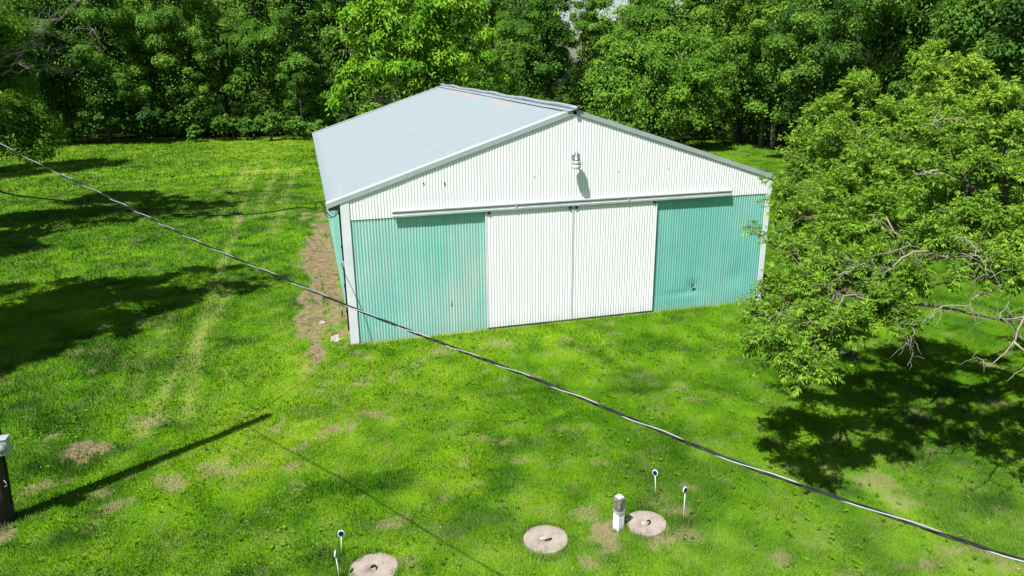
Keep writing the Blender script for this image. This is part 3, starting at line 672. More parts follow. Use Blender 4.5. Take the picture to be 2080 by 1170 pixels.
def marker(px, py, topy, topx, yaw, label):
    c = on_ground(px, py); e = empty('marker_stake', (c[0], c[1], 0)); tag(e, label, 'marker', 'white reflector stakes in the lawn')
    depth = (c-CAM)@FW; hgt = (py-topy)/FPX*depth/math.cos(PIT)*1.0
    sh = (topx-px)/FPX*depth; lean = RX*sh-np.array([0, 0, 0])
    top = np.array([lean[0], lean[1], hgt])
    MB().tube([(0, 0, -.05), top*.5, top-[0, 0, .03]], .0065, 6).build('rod', M['pvc'], e, True)
    n = 22; th = np.arange(n)*2*math.pi/n; cy, sy = math.cos(yaw), math.sin(yaw)
    def disc(r, y0, y1):
        q = []
        for yv in (y0, y1):
            for a in th: q.append((cy*r*math.cos(a)-sy*yv, sy*r*math.cos(a)+cy*yv, r*math.sin(a)*1.1))
        V = np.array(q)+top; F = [tuple(range(n)), tuple(range(2*n-1, n-1, -1))]+[(i, n+i, n+(i+1) % n, (i+1) % n) for i in range(n)]
        return V, F
    d = MB().add(*disc(.049, -.006, .006)).build('reflector_disc', M['pvc'], e)
    MB().add(*disc(.039, -.010, .009)).build('reflector', M['blue'], d)
    return e
marker(1332, 1010, 956, 1328, -.85, 'blue and white disc marker stake farthest from the camera, behind the rightmost lid')
marker(1388, 1062, 989, 1387, .35, 'blue and white disc marker stake standing right of the rightmost lid')
marker(694, 1130, 1078, 697, -.05, 'blue and white disc marker stake behind the chipped lid')
marker(691, 1182, 1118, 687, 1.30, 'marker stake seen edge on as a plain white strip, left of the chipped lid')
e = empty('pump_post', (POST[0], POST[1], 0)); tag(e, 'short white square post with dirty clear cover beside a round lid', 'post')
a = .35; rot = [[math.cos(a), -math.sin(a), 0], [math.sin(a), math.cos(a), 0], [0, 0, 1]]
PH = .50
MB().box((-.065, -.065, -.05), (.065, .065, .31), rot).build('post_body', M['pvc'], e, bevel=.008)
MB().box((-.074, -.074, .27), (.074, .074, .55), rot).build('clear_cover', M['clear'], e, bevel=.02)
MB().box((-.05, -.055, .551), (.05, .055, .567), rot).build('cap', M['lens'], e, bevel=.006)
b = MB(); b.box((-.035, -.045, .32), (.045, .045, .50), rot); b.build('socket', M['rustbrown'], e, bevel=.006)
b = MB(); b.box((-.055, -.062, .40), (-.02, -.04, .50), rot); b.build('label_plate', M['foam'], e)
def stone(px, py, r, label, seed):
    c = on_ground(px, py); th = np.arange(14)*2*math.pi/14; q = np.random.default_rng(seed)
    rad = r*q.uniform(.6, 1.25, 14); V = []
    for s_, z in ((1, -.04), (1.0, .0), (.8, .018), (.3, .026)): V.append(np.stack([rad*s_*np.cos(th)*.65, rad*s_*np.sin(th)*1.3, z+q.uniform(-.01, .01, 14)], 1))
    F = [(i*14+j, i*14+(j+1) % 14, (i+1)*14+(j+1) % 14, (i+1)*14+j) for i in range(3) for j in range(14)]+[tuple(42+j for j in range(14))]
    o = MB().add(np.concatenate(V), F).build('flat_stone', M['stone'], None); o.location = (c[0], c[1], 0)
    return tag(o, label, 'stone')
stone(682, 687, .24, 'pale chalky splash stone lying by the barn\'s front left corner', 3)
stone(653, 655, .14, 'small brownish flat stone in the bare soil strip beside the barn', 5)
c = on_ground(695, 641); o = MB().tube([(c[0], c[1], -.05), (c[0]+.01, c[1], .16)], .02, 8).build('pipe_stub', M['black'], None)
tag(o, 'short black pipe stub sticking up from the bare soil by the barn', 'pipe')

# ------------------------------------------------------------------ foliage
def unit(v): return v/(np.linalg.norm(v, axis=-1, keepdims=True)+1e-9)
def leaves(C, Nn, D, ln, wd, tone, q):
    """diamond leaves: centre C, normal Nn, direction D"""
    D = unit(D-Nn*(np.sum(D*Nn, 1, keepdims=True))); S = np.cross(Nn, D)
    ln = ln[:, None]; wd = wd[:, None]
    V = np.stack([C-D*ln*.5, C+S*wd*.5+D*ln*.05, C+D*ln*.5-Nn*ln*.12, C-S*wd*.5+D*ln*.05], 1)
    return V.reshape(-1, 3), np.repeat(tone, 4)
def crown(lobes, n_cl, n_leaf, size, seed, clr=(.20, .42), droop=0., aspect=.5, fill=.10):
    """lobes: ellipsoids (cx,cy,cz,rx,ry,rz). Boughs (clumps) fill the outer part of each lobe; leaves cover each bough."""
    q = np.random.default_rng(seed); lob = np.array(lobes, float)
    vol = (lob[:, 3]*lob[:, 4]*lob[:, 5])**(2/3); pick = q.choice(len(lob), n_cl, p=vol/vol.sum())
    d = unit(q.normal(size=(n_cl, 3))); d[:, 2] = np.where(d[:, 2] < -.5, -d[:, 2], d[:, 2]); rad = q.uniform(.12, 1, n_cl)**.40
    lb = lob[pick]; cc = lb[:, :3]+d*rad[:, None]*lb[:, 3:]*.88
    rr = q.uniform(*clr, n_cl)*np.minimum(lb[:, 3], lb[:, 5])*(1.15-.35*rad)
    sz = q.uniform(.75, 1.3, n_cl); ctone = q.normal(.5, .17, n_cl)
    wts = rr**2; cnt = q.multinomial(n_leaf, wts/wts.sum()); ci = np.repeat(np.arange(n_cl), cnt); n = len(ci)
    e = unit(q.normal(size=(n, 3))+np.array([0, 0, .35])+d[ci]*.4)
    r2 = q.uniform(.35, 1.08, n)**.6
    off = e*(rr[ci]*r2)[:, None]*np.array([1.12, 1.12, .72])
    # sprays: clumps break into finger-like tufts
    tuft = np.sin(off[:, 0]*9/rr[ci]*.6+ci)*np.sin(off[:, 1]*8/rr[ci]*.6+ci*2.)
    C = cc[ci]+off*(1+.22*tuft[:, None]); C[:, 2] -= droop*rr[ci]*q.random(n)*.5
    fill_ = q.random(n) < fill; k = int(fill_.sum())               # twiggy growth between the boughs
    if k:
        pl = lob[q.choice(len(lob), k, p=vol/vol.sum())]; df = unit(q.normal(size=(k, 3))); pf = pl[:, :3]+df*(q.uniform(.2, 1, k)**.45)[:, None]*pl[:, 3:]*.98
        pf += .25*np.sin(pf[:, [1, 2, 0]]*3.1+seed); C[fill_] = pf; e[fill_] = df
    Nn = unit(e*.95+np.array([0, 0, .5])+q.normal(size=(n, 3))*.45)
    D = unit(e+q.normal(size=(n, 3))*.5-np.array([0, 0, droop]))
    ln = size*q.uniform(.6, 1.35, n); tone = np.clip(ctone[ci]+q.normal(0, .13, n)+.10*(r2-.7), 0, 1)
    V, t = leaves(C, Nn, D, ln, ln*aspect*q.uniform(.8, 1.2, n), tone, q)
    return V, t, cc, rr
def limb_path(a, b_, q, sag=.0, k=7):
    t = np.linspace(0, 1, k)[:, None]; P = a+(b_-a)*t
    L_ = np.linalg.norm(b_-a); P += np.concatenate([[np.zeros(3)], q.normal(0, .035*L_, (k-2, 3)), [np.zeros(3)]])
    P[:, 2] += (np.sin(t[:, 0]*math.pi)*sag*L_); return P
def trunk_mesh(base_r, height, cc, q, n_limb=10, lean=(0, 0), twig=0):
    b = MB(); z = np.linspace(-.2, height, 9); t = np.clip(z/height, 0, 1)
    P = np.stack([lean[0]*t**1.3+q.normal(0, .05, 9)*t, lean[1]*t**1.3+q.normal(0, .05, 9)*t, z], 1)
    b.tube(P, base_r*(1.15-.85*np.clip(t, 0, 1)), 9)
    idx = q.choice(len(cc), min(n_limb, len(cc)), replace=False)
    for i in idx:
        f = q.uniform(.25, .85); k = int(f*8); a = P[k]
        if cc[i][2] < a[2]: k = max(1, int(np.clip(cc[i][2]/height*.6, .1, .8)*8)); a = P[k]
        b.tube(limb_path(a, cc[i], q, .06), np.linspace(base_r*.42*(1.1-f*.7), base_r*.06, 7), 6)
    return b
def tree(name, loc, lobes, n_cl, n_leaf, size, seed, lmat, bmat, base_r, height, label, cat='tree', group=None, rot=0, scale=1, **kw):
    e = empty(name, loc); e.rotation_euler[2] = rot; e.scale = (scale,)*3
    q = np.random.default_rng(seed+1000)
    V, t, cc, rr = crown(lobes, n_cl, n_leaf, size, seed, **kw)
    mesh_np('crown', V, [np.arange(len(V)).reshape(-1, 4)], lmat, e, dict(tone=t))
    trunk_mesh(base_r, height, cc, q).build('trunk', bmat, e, True)
    tag(e, label, cat, group); return e
def copy_tree(o, loc, rot, scale, label, group=None):
    c = o.copy(); COL.objects.link(c); c.location = loc; c.rotation_euler = (0, 0, rot); c.scale = scale
    tag(c, label, None, group)
    if group is None and 'group' in c: del c['group']
    for ch in o.children:
        k = ch.copy(); COL.objects.link(k); k.parent = c
    return c

# --- prototypes of woodland trees, a few shapes (metres)
def proto_lobes(kind, s):
    q = np.random.default_rng(s)
    if kind == 'tall':      # clothed to the ground on the lawn side
        return [(0, -.3, 3.2, 3.0, 2.4, 2.4), (-1.4, -.8, 1.8, 1.8, 1.5, 1.3), (0, 0, 12.5, 3.6, 3.6, 3.6), (1.6, .4, 9, 3.2, 3.0, 3.0), (-1.7, -.5, 8, 3.2, 3.0, 3.0), (.5, -1.6, 5.2, 3.3, 2.8, 2.4), (-.8, 1.2, 5, 3.0, 3.0, 2.2), (0, .3, 15, 2.4, 2.4, 2.2), (1.2, -1.2, 2.8, 2.2, 1.8, 1.5)]
    if kind == 'broad':
        return [(0, -.4, 3.4, 3.3, 2.6, 2.6), (1.5, -1, 1.7, 2.0, 1.6, 1.3), (0, 0, 9, 4.4, 4.2, 3.4), (2.8, .6, 6.5, 2.8, 2.6, 2.4), (-2.7, -.4, 6.0, 2.9, 2.7, 2.5), (.4, -2.2, 5.0, 2.8, 2.2, 2.2), (1.0, 1, 12, 2.8, 2.8, 2.3), (-1.5, .5, 11.5, 2.5, 2.5, 2.2), (-1.2, -2, 2.6, 1.9, 1.6, 1.4)]
    return [(0, 0, 2.6, 2.2, 2.0, 2.2), (0, 0, 11, 2.6, 2.6, 4.8), (1.0, -.5, 7, 2.2, 2.2, 3), (-1.0, .3, 6, 2.3, 2.2, 2.8), (0, -1.2, 3.6, 2.0, 1.6, 2.0), (.3, 0, 15.5, 1.7, 1.7, 2.2)]
spec = []          # px along the edge of the lawn, distance row, kind, scale, label
def gpos(px, dist):                       # ground spot in the direction of a photo column
    d = on_ground(px, 290)-CAM; d[2] = 0; d /= np.linalg.norm(d); return CAM[0]+d[0]*dist, CAM[1]+d[1]*dist
protos = {}
def woodland(kind, v, px, dist, sc, rot, label, group=None, mat='leaf_wood', bark='darkbark'):
    x, y = gpos(px, dist); key = (kind, v, mat)
    if key not in protos:
        sd = 40+7*v+len(kind)*13
        o = tree('woodland_tree', (x, y, -.05), proto_lobes(kind, sd), 80+8*v, 60000 if mat in ('leaf_dark', 'leaf_fine') else 52000, .18 if mat in ('leaf_dark', 'leaf_fine') else .205, sd, M[mat], M[bark], .22, 13 if kind != 'broad' else 10.5, label, 'tree', group, rot, 1)
        o.scale = (sc[0], sc[0], sc[1]); protos[key] = o; return o
    return copy_tree(protos[key], (x, y, -.05), rot, (sc[0], sc[0], sc[1]), label, group)
LEFT = 'woodland trees left of the barn'; RIGHT = 'woodland trees right of the barn'; BACK = 'taller trees behind the front row of the wood'
S1 = 'leafy tree in the front row of the wood, left of the barn'
S2 = 'dense green tree in the wood right of the barn, behind the rounded maple'
S3 = 'tall tree deeper in the wood whose crown rises behind the front row'
front_row = [(-60, 60, 'broad', 0, 1.0, S1), (70, 78, 'tall', 1, 1.0, S1), (150, 80, 'slim', 0, 1.05, 'slim tree standing left of the tall dark trunk at the lawn edge'), (225, 77, 'tall', 0, .95, 'tree with a tall dark bare trunk beside the rounded dark bush'),
             (320, 81, 'broad', 1, 1.0, S1), (400, 77, 'tall', 2, .92, S1), (470, 80, 'broad', 0, .95, S1), (545, 76, 'tall', 1, .9, 'front row tree above the pale leafy shrubs, left of the barn roof'), (620, 74, 'slim', 1, 1.0, 'slim tree at the lawn edge just left of the bright walnut'),
             (1110, 66, 'slim', 0, .95, 'slim tree in the gap between the bright walnut and the rounded maple'), (1075, 72, 'tall', 0, .9, S2), (1180, 72, 'slim', 2, .80, 'thin crowned tree below the small patch of sky'),
             (1500, 66, 'tall', 2, 1.0, 'tree just right of the rounded maple above the sunny corner of lawn'), (1570, 62, 'broad', 1, 1.0, S2), (1640, 58, 'tall', 1, 1.0, S2), (1720, 54, 'broad', 0, 1.05, S2), (1800, 50, 'tall', 0, 1.0, S2), (1890, 46, 'broad', 1, 1.0, S2), (1990, 42, 'tall', 2, 1.0, S2), (2100, 38, 'broad', 0, 1.0, S2), (2230, 34, 'tall', 1, 1.0, S2)]
for i, (px, ds, kd, v, sc, lb) in enumerate(front_row):
    grp = LEFT if lb == S1 else RIGHT if lb == S2 else None
    mt = ('leaf_dark', 'leaf_fine')[i % 2] if px > 1600 else ('leaf_wood', 'leaf_deep')[(i*5//3) % 2]
    woodland(kd, v, px, ds, (sc*random.uniform(.95, 1.12), sc*random.uniform(.95, 1.1)), random.uniform(0, 6.28), lb, grp, mt)
for i, px in enumerate(list(range(-40, 1080, 95))+[1270, 1350]+list(range(1430, 2200, 95))):
    kd = ('tall', 'broad', 'tall')[i % 3]; ds = (90 if px < 1000 else 82)-(px-1400)*.035*(px > 1400)+random.uniform(-3, 3)
    woodland(kd, i % 3, px, ds, (1.1*random.uniform(.95, 1.15), (1.02 if 1100 < px < 1400 else 1.22)*random.uniform(.95, 1.1)), random.uniform(0, 6.28), S3, BACK, ('leaf_wood', 'leaf_deep')[(i*3//2) % 2])
# the wood behind, as one mass
q = np.random.default_rng(77); Vs = []; Ts = []
for i, px in enumerate(list(range(-60, 1140, 80))+list(range(1230, 2260, 80))):
    x, y = gpos(px, (108 if px < 1050 else 100)+q.uniform(-4, 4)); k = 1.12+q.uniform(0, .18) if not 1080 < px < 1330 else .92
    V, t, cc, rr = crown(proto_lobes(('tall', 'broad')[i % 2], i), 70, 9500, .62, 500+i); Vs.append(V*k+np.array([x, y, 0])); Ts.append(t)
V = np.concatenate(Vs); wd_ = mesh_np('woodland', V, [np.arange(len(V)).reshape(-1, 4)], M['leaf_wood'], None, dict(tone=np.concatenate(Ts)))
tag(wd_, 'deep wood of broadleaf trees closing the view behind the barn', 'woodland', kind='stuff')

# tangled undergrowth filling the wood below the crowns
Vs = []; Ts = []
for i in range(90):
    px = -120+i*27+q.uniform(-14, 14)
    if 660 < px < 1000 and i % 2: continue
    gx_, gy_ = gpos(px, 50); d = np.array([gx_-CAM[0], gy_-CAM[1]]); d /= np.linalg.norm(d)
    r_ = np.arange(30, 110, .5); xs, ys = CAM[0]+d[0]*r_, CAM[1]+d[1]*r_; hit = r_[np.argmax(ys > edge_y(xs))]
    for row in range(3):
        rr_ = hit+.5+row*5+q.uniform(-.8, 2.2); hh = q.uniform(1.2, 3.6)+row*.7; rx_ = q.uniform(1.1, 2.2)
        V, t, cc, _ = crown([(0, 0, hh*.5, rx_, rx_*.8, hh*.55)], 14, 620+240*(row == 0), .27, 7000+i*3+row); V[:, 2] = np.maximum(V[:, 2], 0)
        Vs.append(V+np.array([CAM[0]+d[0]*rr_, CAM[1]+d[1]*rr_, 0])); Ts.append(np.clip(t+(.16 if row == 0 else -.06), 0, 1))  # edge light in the leaf tone: front row lightened, deeper rows darkened
V = np.concatenate(Vs); ug = mesh_np('undergrowth', V, [np.arange(len(V)).reshape(-1, 4)], M['leaf_wood'], None, dict(tone=np.concatenate(Ts)))
tag(ug, 'dense tangled undergrowth along the edge of the wood', 'undergrowth', kind='stuff')

# --- bright walnut behind the barn
x, y = gpos(850, 52)
tree('walnut_tree', (x, y, 0), [(0, 0, 9.5, 4.8, 4.6, 3.8), (-2.9, -.6, 7.2, 2.9, 2.7, 2.6), (2.9, -.6, 7.6, 3.0, 2.7, 2.8), (.2, -2.4, 6.0, 3.4, 2.4, 2.6), (1.2, .5, 12.5, 3.4, 3.2, 2.6), (-1.8, .4, 12, 3.1, 3, 2.4), (-4.6, -1.0, 4.6, 1.7, 1.6, 1.7), (5.3, -1, 5.2, 1.6, 1.6, 1.5), (-3.6, -1.2, 2.9, 1.5, 1.4, 1.2), (4.2, -.3, 9.5, 2.0, 2, 2)],
     110, 38000, .30, 311, M['leaf_walnut'], M['darkbark'], .3, 11, 'big bright green walnut tree with drooping leaves right behind the barn roof', droop=.55, aspect=.36, clr=(.22, .36))
x, y = gpos(1320, 60)
tree('maple_tree', (x, y, 0), [(0, 0, 5.6, 5.3, 5.0, 3.9), (-3.3, -1, 3.9, 3.0, 2.8, 2.6), (3.4, -.8, 4.2, 3.2, 2.8, 2.8), (0, -2.6, 3.2, 4.0, 2.4, 2.4), (.8, .2, 7.9, 3.6, 3.4, 2.2), (-1.8, .2, 7.2, 3.2, 3, 2.1), (4.6, 0, 5.0, 2.2, 2.2, 2.2), (-4.6, 0, 4.6, 2.0, 2.2, 2.0)],
     90, 56000, .21, 322, M['leaf_maple'], M['darkbark'], .28, 7, 'wide rounded maple tree spreading low behind the right roof slope', clr=(.18, .32), fill=.16)
# pale bare trunk in the wood on the right
x, y = gpos(1545, 64); b = MB().tube([(0, 0, -.2), (.05, 0, 3), (.0, .1, 6), (.2, 0, 9)], [.2, .17, .14, .08], 9)
o = b.build('bare_trunk', M['palebark'], None, True); o.location = (x, y, 0); tag(o, 'pale bare tree trunk showing in a dark gap right of the rounded maple', 'tree trunk')

# --- shrubs along the wood edge
def shrub(name, px, py, r, h, label, seed, mat='leaf_shrub', n=1500, size=.2, group=None, cat='shrub'):
    c = on_ground(px, py+4); e = empty(name, (c[0], c[1], 0)); q = np.random.default_rng(seed)
    lob = [(0, 0, h*.55, r, r, h*.5)]+[(q.uniform(-.6, .6)*r, q.uniform(-.6, .6)*r, h*q.uniform(.3, .75), r*.55, r*.55, h*.32) for _ in range(4)]
    V, t, cc, rr = crown(lob, 26, n, size, seed, clr=(.25, .45)); V[:, 2] = np.maximum(V[:, 2], .02)
    mesh_np('foliage', V, [np.arange(len(V)).reshape(-1, 4)], M[mat], e, dict(tone=t))
    b = MB()
    for i in range(6): b.tube(limb_path(np.array([q.normal(0, .08), q.normal(0, .08), -.05]), cc[i], q, .05, 5), np.linspace(.03, .008, 5), 5)
    b.build('stem', M['darkbark'], e, True); return tag(e, label, cat, group)
shrub('round_bush', 300, 286, 2.3, 3.6, 'rounded dark bush at the far lawn edge beside the tall dark trunk', 601, 'leaf_dark', 5200, .24, cat='bush')
G = 'leafy shrubs along the far lawn edge'
for i, (px, py, r, h, lb) in enumerate([(400, 284, .7, 1.5, 'small shrub at the lawn edge just right of the rounded dark bush'), (455, 282, 1.1, 2.4, 'tall loose shrub at the lawn edge, leftmost of the pale leafy ones'), (503, 280, .8, 2.2, 'narrow upright shrub between two rounder pale shrubs'),
        (552, 281, 1.4, 2.6, 'widest pale broadleaved shrub at the lawn edge left of the roof'), (600, 280, 1.1, 2.0, 'low pale shrub between the widest shrub and the barn roof corner'), (640, 279, 1.1, 1.9, 'low pale shrub partly behind the rear roof corner'),
        (180, 288, 1.2, 2.6, 'greyish shrub at the lawn edge under the trees on the far left'), (130, 292, 1.0, 2.0, 'low shrub at the lawn edge behind the left edge tree')]):
    shrub('leafy_shrub', px, py, r, h, lb, 610+i, 'leaf_shrub', 1500, .24, G)
for i, (px, py, r, h, lb) in enumerate([(1465, 290, 1.0, 2.0, 'small rounded shrub by the bare spot in the sunny corner right of the barn'), (1535, 274, 1.5, 2.2, 'bright green shrub at the back of the sunny corner right of the barn'),
        (1590, 268, 1.8, 2.8, 'bright shrub behind the left edge of the near boxelder'), (1545, 278, 2.2, 4.9, 'tall dark green shrub under the tree right of the rounded maple'), (1420, 296, 1.0, 1.6, 'low shrub in the shade under the right side of the rounded maple')]):
    shrub('leafy_shrub', px, py, r, h, lb, 630+i, 'leaf_shrub' if i in (1, 2) else 'leaf_wood', 1700, .22, 'shrubs at the right hand lawn corner')

# --- the two trees on the left whose shade crosses the lawn
def at_ground_rel(base, P): return tuple(np.asarray(P)-np.asarray(base))
base = (-15.6, 14.4, 0); bs = np.array(base)
lb = [(*(at(px, py, d)-bs), rx, ry, rz) for px, py, d, rx, ry, rz in [(25, 288, 33, 1.9, 1.5, .85), (84, 290, 33.3, 1.15, 1.2, .72), (10, 235, 33, 1.8, 1.6, 1.0), (60, 255, 33.6, 1.2, 1.3, .8), (-20, 185, 35, 1.6, 1.6, 1.1), (5, 130, 36, 1.5, 1.6, 1.3), (-20, 60, 34, 1.9, 2.0, 1.5), (-110, 260, 32, 2.5, 2, 1.8)]]
lo = list(lb); lb = [(.1, 1.6, 12.3, 2.2, 2.2, 1.2), (-3.2, -1.6, 11, 2.0, 2.0, 1.4), (2.2, 3.2, 12.2, 2.7, 2.4, 1.5), (3.4, 3.2, 12.6, 2.6, 2.0, 1.2), (5.4, 5.6, 13.4, 2.2, 1.5, .9), (-2.6, -3.6, 10, 2.6, 2.6, 2.0), (3.6, .2, 13.0, 2.2, 1.4, 1.0), (1.5, 5.5, 11.8, 2.6, 1.6, 1.1)]
tl = tree('oak_tree', base, lb, 120, 52000, .24, 701, M['leaf_dark'], M['darkbark'], .28, 12, 'dark leaved oak with low hanging limb at the left edge of the lawn', clr=(.20, .34))
V, t, cc, rr = crown(lo, 210, 90000, .15, 705, clr=(.2, .4), fill=.25)
mesh_np('low_limb_foliage', V, [np.arange(len(V)).reshape(-1, 4)], M['leaf_oak'], tl, dict(tone=t))
b = MB(); q = np.random.default_rng(9)
for i in range(0, 210, 8): b.tube(limb_path(np.array([0, 0, 3.+q.random()*4]), cc[i], q, .05, 7), np.linspace(.09, .012, 7), 6)
b.build('low_limb', M['darkbark'], tl, True)
for s_ in range(9):
    q = np.random.default_rng(50+s_); b = MB()
    a = at(-10+q.uniform(-20, 20), 130+q.uniform(-45, 35), 34)-bs; e_ = at(120+q.uniform(-50, 90), 75+q.uniform(-60, 70), 34.5+q.uniform(-1.5, 1.5))-bs
    P = limb_path(a, e_, q, .06, 9); b.tube(P, np.linspace(.026, .006, 9), 5)
    for k in range(9):
        i = q.integers(2, 9); P2 = limb_path(P[i], P[i]+unit(P[-1]-P[0])*q.uniform(.2, .9)+q.normal(0, .35, 3), q, .05, 5); b.tube(P2, np.linspace(.010, .004, 5), 4)
        b.tube(limb_path(P2[2], P2[2]+q.normal(0, .28, 3), q, .05, 4), np.linspace(.006, .003, 4), 4)
    b.build('bare_branch', M['deadwood'], tl, True)
base = (-13.5, .5, 0)
lb = [(0, 0, 8, 2.9, 3.6, 3.0), (1.0, 1.6, 11, 3.2, 3.2, 2.2), (3.2, 2.6, 12.2, 3.0, 2.4, 1.5), (-.6, -.6, 11, 3, 3, 2.4), (1.9, .4, 10.6, 2.6, 2.4, 1.5), (-1.5, 2, 7, 2.4, 2.6, 2.2), (4.8, 1.8, 12.6, 1.7, 1.4, .9), (-.6, 3.4, 9.5, 2.6, 2.4, 2)]
tree('oak_tree', base, lb, 130, 60000, .26, 702, M['leaf_dark'], M['darkbark'], .3, 12, 'tall tree left of the view casting the larger shadow across the lawn', clr=(.22, .36))

# --- near tree on the right (boxelder): every bough built leaf by leaf
NT = np.array([14.6, -8.2, 0.])
near = empty('boxelder_tree', NT); tag(near, 'large boxelder tree in front of the barn\'s right corner with drooping leaflets and dead twigs', 'tree')
BOUGH = [  # photo column, row, distance, radius in photo pixels, yellowing
 (1600, 700, 11.6, 72, 0), (1562, 640, 12.6, 50, 0), (1640, 738, 11.0, 52, .1), (1680, 650, 11.4, 62, 0), (1545, 690, 12.2, 36, 0), (1600, 590, 12.8, 55, 0), (1655, 590, 12.2, 60, .1), (1600, 745, 11.2, 34, .1),
 (1625, 520, 13.4, 55, .1), (1700, 560, 12.2, 62, .1), (1640, 440, 14.0, 62, .1), (1605, 405, 14.6, 46, .1), (1640, 340, 14.8, 52, .1), (1650, 285, 15.0, 46, .15), (1690, 225, 15.0, 46, .15), (1735, 180, 14.8, 42, .2), (1600, 350, 14.9, 24, .1),
 (1720, 300, 14.0, 72, .1), (1710, 400, 13.4, 76, .1), (1720, 480, 12.8, 70, .1), (1790, 350, 13.2, 80, .1), (1800, 250, 14.0, 56, .2), (1795, 440, 12.6, 78, .1), (1790, 530, 12.0, 66, .1), (1775, 610, 11.6, 52, 0), (1730, 655, 11.2, 48, 0),
 (1870, 300, 13.4, 66, .1), (1880, 400, 12.6, 76, .1), (1890, 230, 13.6, 54, .25), (1900, 165, 13.8, 50, .3), (1885, 115, 14.0, 32, .3), (1960, 150, 13.6, 44, .4), (1990, 115, 13.8, 26, .4), (2010, 205, 13.4, 56, .35), (1955, 245, 13.2, 56, .2), (2040, 270, 13.2, 46, .2),
 (1960, 340, 12.6, 72, .1), (2045, 370, 12.4, 76, .15), (1965, 440, 12.0, 70, .1), (2060, 470, 11.6, 72, .2), (1890, 490, 11.8, 62, .1), (1975, 525, 11.4, 56, .1), (2065, 555, 11.0, 50, .1), (1860, 570, 11.6, 50, 0), (1920, 575, 11.4, 34, 0), (1825, 640, 11.4, 38, 0),
 (2140, 320, 12.6, 80, .1), (2150, 450, 11.8, 80, .1), (2160, 580, 11.2, 80, .1), (2240, 380, 12, 90, .1), (2250, 520, 11.4, 90, .1), (2180, 690, 10.6, 60, .1), (2290, 640, 10.8, 80, .1), (2100, 210, 13.4, 40, .2),
 (2330, 300, 13, 95, .1), (2340, 450, 12.6, 95, .1), (2420, 380, 13, 100, .1), (2430, 520, 12.6, 95, .1), (2350, 180, 13.6, 80, .2), (2450, 250, 13.6, 90, .2), (2250, 230, 13.4, 80, .2), (2520, 450, 13.2, 90, .1), (2380, 620, 12.2, 80, 0), (2200, 130, 13.8, 60, .3), (2300, 100, 14, 60, .3), (2550, 330, 13.6, 90, .1), (2480, 600, 12.8, 80, 0), (2640, 420, 13.6, 90, .1), (2600, 560, 13.2, 80, 0),
 (1545, 480, 13.6, 22, 0), (1528, 462, 13.7, 13, 0), (1580, 470, 13.6, 26, 0), (1568, 366, 14.4, 20, 0), (1560, 605, 13.0, 22, 0), (1850, 470, 13.6, 60, 0), (1960, 480, 13.2, 60, 0), (1760, 560, 13.4, 60, 0), (1850, 350, 14.6, 70, 0), (1950, 290, 14.6, 60, 0)]
q = np.random.default_rng(901)
twigs = MB(); limbs = MB()
tz = np.linspace(-.2, 5.4, 10); TP = np.stack([-2.6*(np.clip(tz, 0, 9)/5.4)**1.4+.12*np.sin(tz*1.3), .4*(tz/5.4)+.1*np.sin(tz*1.9), tz], 1)
limbs.tube(TP, np.linspace(.27, .07, 10), 12)
Cc = []; Cn = []; Cd = []; Cl = []; Ct = []
mains = []
centers = np.array([at(a_, b_, d_) for a_, b_, d_, *_ in BOUGH])-NT; rads = np.array([r_/FPX*d_ for _, _, d_, r_, _ in BOUGH])
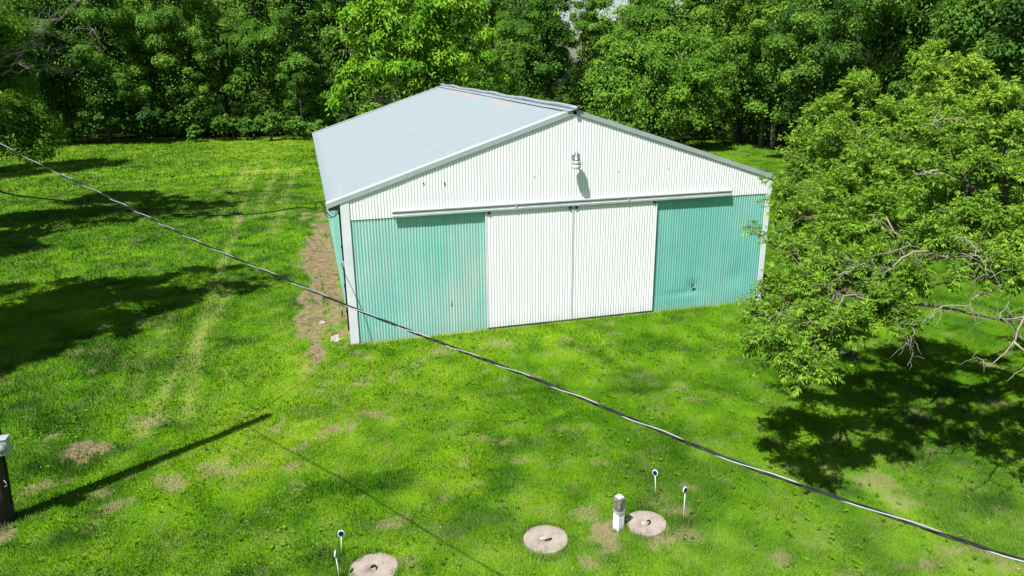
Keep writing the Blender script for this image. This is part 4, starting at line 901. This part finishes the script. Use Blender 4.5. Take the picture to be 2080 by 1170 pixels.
# scaffold limbs reach the heart of the crown, boughs spring from them
heart = [at(1700, 590, 12.2), at(1720, 420, 13.8), at(1760, 280, 14.4), at(1900, 250, 13.9), at(1900, 430, 12.6), at(2010, 420, 12.3), at(2130, 480, 12.2), at(1850, 500, 12.6)]
for hpt in heart:
    h_ = hpt-NT; k = int(np.clip((h_[2]*.55)/5.4*9+1, 2, 8)); P = limb_path(TP[k], h_, q, .07, 9); limbs.tube(P, np.linspace(.085, .03, 9), 8); mains.append(P)
allm = np.concatenate(mains)
for c, r, (_, _, _, _, yl_) in zip(centers, rads, BOUGH):
    dist = np.linalg.norm(allm-c, axis=1)+.8*np.maximum(0, allm[:, 2]-c[2]); a = allm[np.argmin(dist)]
    P = limb_path(a, c, q, .05, 8); limbs.tube(P, np.linspace(.030 if r > .27 else .014, .010 if r > .27 else .005, 8), 6)
    nt_ = int(8+22*r/.5) if r > .27 else 5; outd = unit(c-a)
    for k in range(nt_):
        d = unit(q.normal(size=3)+outd*.5+np.array([0, 0, .25])); ln_ = r*q.uniform(.5, 1.38)
        st = c-d*r*.1 if q.random() < .7 else P[q.integers(4, 8)]
        en = c+d*ln_*np.array([1, 1, .85]); en[2] -= .06*r
        tp = limb_path(st, en, q, .12, 6); twigs.tube(tp, np.linspace(.008, .003, 6), 4, False)
        m_ = int(9+16*q.random()+ (5 if r > .4 else 0)) if r > .27 else 5; tt = q.uniform(.30, 1.0, m_)
        ix = np.clip((tt*5).astype(int), 0, 4); fr = (tt*5-ix)[:, None]; bp = tp[ix]*(1-fr)+tp[ix+1]*fr
        shoot = unit(q.normal(size=(m_, 3))+d*.9+np.array([0, 0, .1])); pet = q.uniform(.05, .10, m_)[:, None]
        tip = bp+shoot*pet; ton = np.clip(.38+yl_*.9*(tt)+q.normal(0, .13, m_), 0, 1)
        for lf in range(5):
            side = unit(np.cross(shoot, np.array([0, 0, 1.]))+1e-6); sg = (0, 1, -1, 1.15, -1.15)[lf]
            dr_ = unit(shoot*(1. if lf < 3 else .45)+side*sg*.75+np.array([0, 0, -.34-.22*(lf > 2)])+q.normal(0, .18, (m_, 3)))
            L_ = q.uniform(.06, .10, m_)*(1 if lf else 1.2); ofs = shoot*(-.02*(lf > 2)-.0)
            Nn = unit(np.cross(dr_, side+q.normal(0, .4, (m_, 3)))); Nn *= np.sign(Nn[:, 2:3]+1e-6)
            Cc.append(tip+ofs+dr_*L_[:, None]*.5); Cn.append(Nn); Cd.append(dr_); Cl.append(L_); Ct.append(np.clip(ton+q.normal(0, .06, m_), 0, 1))
Cc, Cn, Cd, Cl, Ct = map(np.concatenate, (Cc, Cn, Cd, Cl, Ct))
V, t = leaves(Cc, Cn, Cd, Cl, Cl*q.uniform(.22, .33, len(Cl)), Ct, q); print('near leaflets', len(Cl))
mesh_np('crown', V, [np.arange(len(V)).reshape(-1, 4)], M['leaf_near'], near, dict(tone=t))
limbs.build('trunk', M['bark'], near, True); twigs.build('twig', M['bark'], near, True)
# dead branches: pale, crooked, hanging under the green
def dead_branch(pts, r0, sub=6, spread=.35):
    dead = MB(); P = spline([at(*p)-NT for p in pts], 14); P[1:-1] += q.normal(0, .012, (12, 3)); dead.tube(P, np.linspace(r0, r0*.3, 14), 6)
    for k in range(sub):
        i = q.integers(4, 14); d = q.normal(size=3)*spread; e1 = P[i]+d*q.uniform(.4, 1.)+np.array([0, 0, -.08]); b1 = limb_path(P[i], e1, q, .1, 6); dead.tube(b1, np.linspace(r0*.4, .003, 6), 5)
        for j in range(3):
            ii = q.integers(2, 6); dead.tube(limb_path(b1[ii], b1[ii]+q.normal(size=3)*.13, q, .1, 4), np.linspace(.004, .002, 4), 4)
    dead.build('dead_branch', M['deadwood'], near, True)
dead_branch([(2160, 600, 10.9), (2082, 640, 10.7), (2060, 695, 10.5), (2015, 740, 10.4)], .022, 5)
dead_branch([(2060, 695, 10.5), (2085, 715, 10.4), (2130, 745, 10.3)], .018, 4)
dead_branch([(2120, 700, 10.3), (2080, 745, 10.2), (2045, 775, 10.2)], .010, 2, .2)
dead_branch([(2090, 640, 10.8), (2030, 645, 10.9), (2055, 600, 11), (2035, 560, 11.1)], .012, 5)
dead_branch([(2020, 590, 11.3), (1975, 605, 11.3), (1970, 622, 11.2), (1915, 622, 11.2), (1880, 655, 11.1), (1830, 655, 11)], .016, 7, .3)
dead_branch([(1885, 510, 11.2), (1850, 515, 11.1), (1810, 545, 11.1), (1790, 560, 11.2)], .022, 4)
dead_branch([(1800, 440, 12), (1825, 480, 11.8), (1850, 500, 11.6), (1770, 520, 11.6)], .013, 7, .32)
dead_branch([(1970, 515, 11), (1995, 530, 10.9), (2010, 565, 10.9)], .014, 6, .4)
dead_branch([(1960, 480, 11.1), (1985, 515, 11), (1935, 520, 11)], .012, 7, .4)
dead_branch([(1700, 560, 11.4), (1735, 545, 11.3), (1690, 570, 11.4)], .010, 6, .32)
dead_branch([(1770, 610, 11.2), (1720, 600, 11.2), (1695, 650, 11.1), (1690, 680, 11)], .012, 6, .3)
dead_branch([(1960, 245, 12.9), (1920, 240, 12.8), (1870, 262, 12.8)], .016, 4, .3)
dead_branch([(1905, 345, 12.2), (1880, 352, 12.2), (1860, 355, 12.2)], .024, 2, .2)
dead_branch([(1650, 610, 12), (1600, 630, 12), (1555, 650, 12.2)], .010, 4, .2)
dead_branch([(1860, 650, 11.1), (1850, 690, 11), (1855, 715, 11)], .008, 4, .2)
dead_branch([(1760, 650, 11.2), (1750, 690, 11.1), (1745, 715, 11.1)], .007, 3, .2)
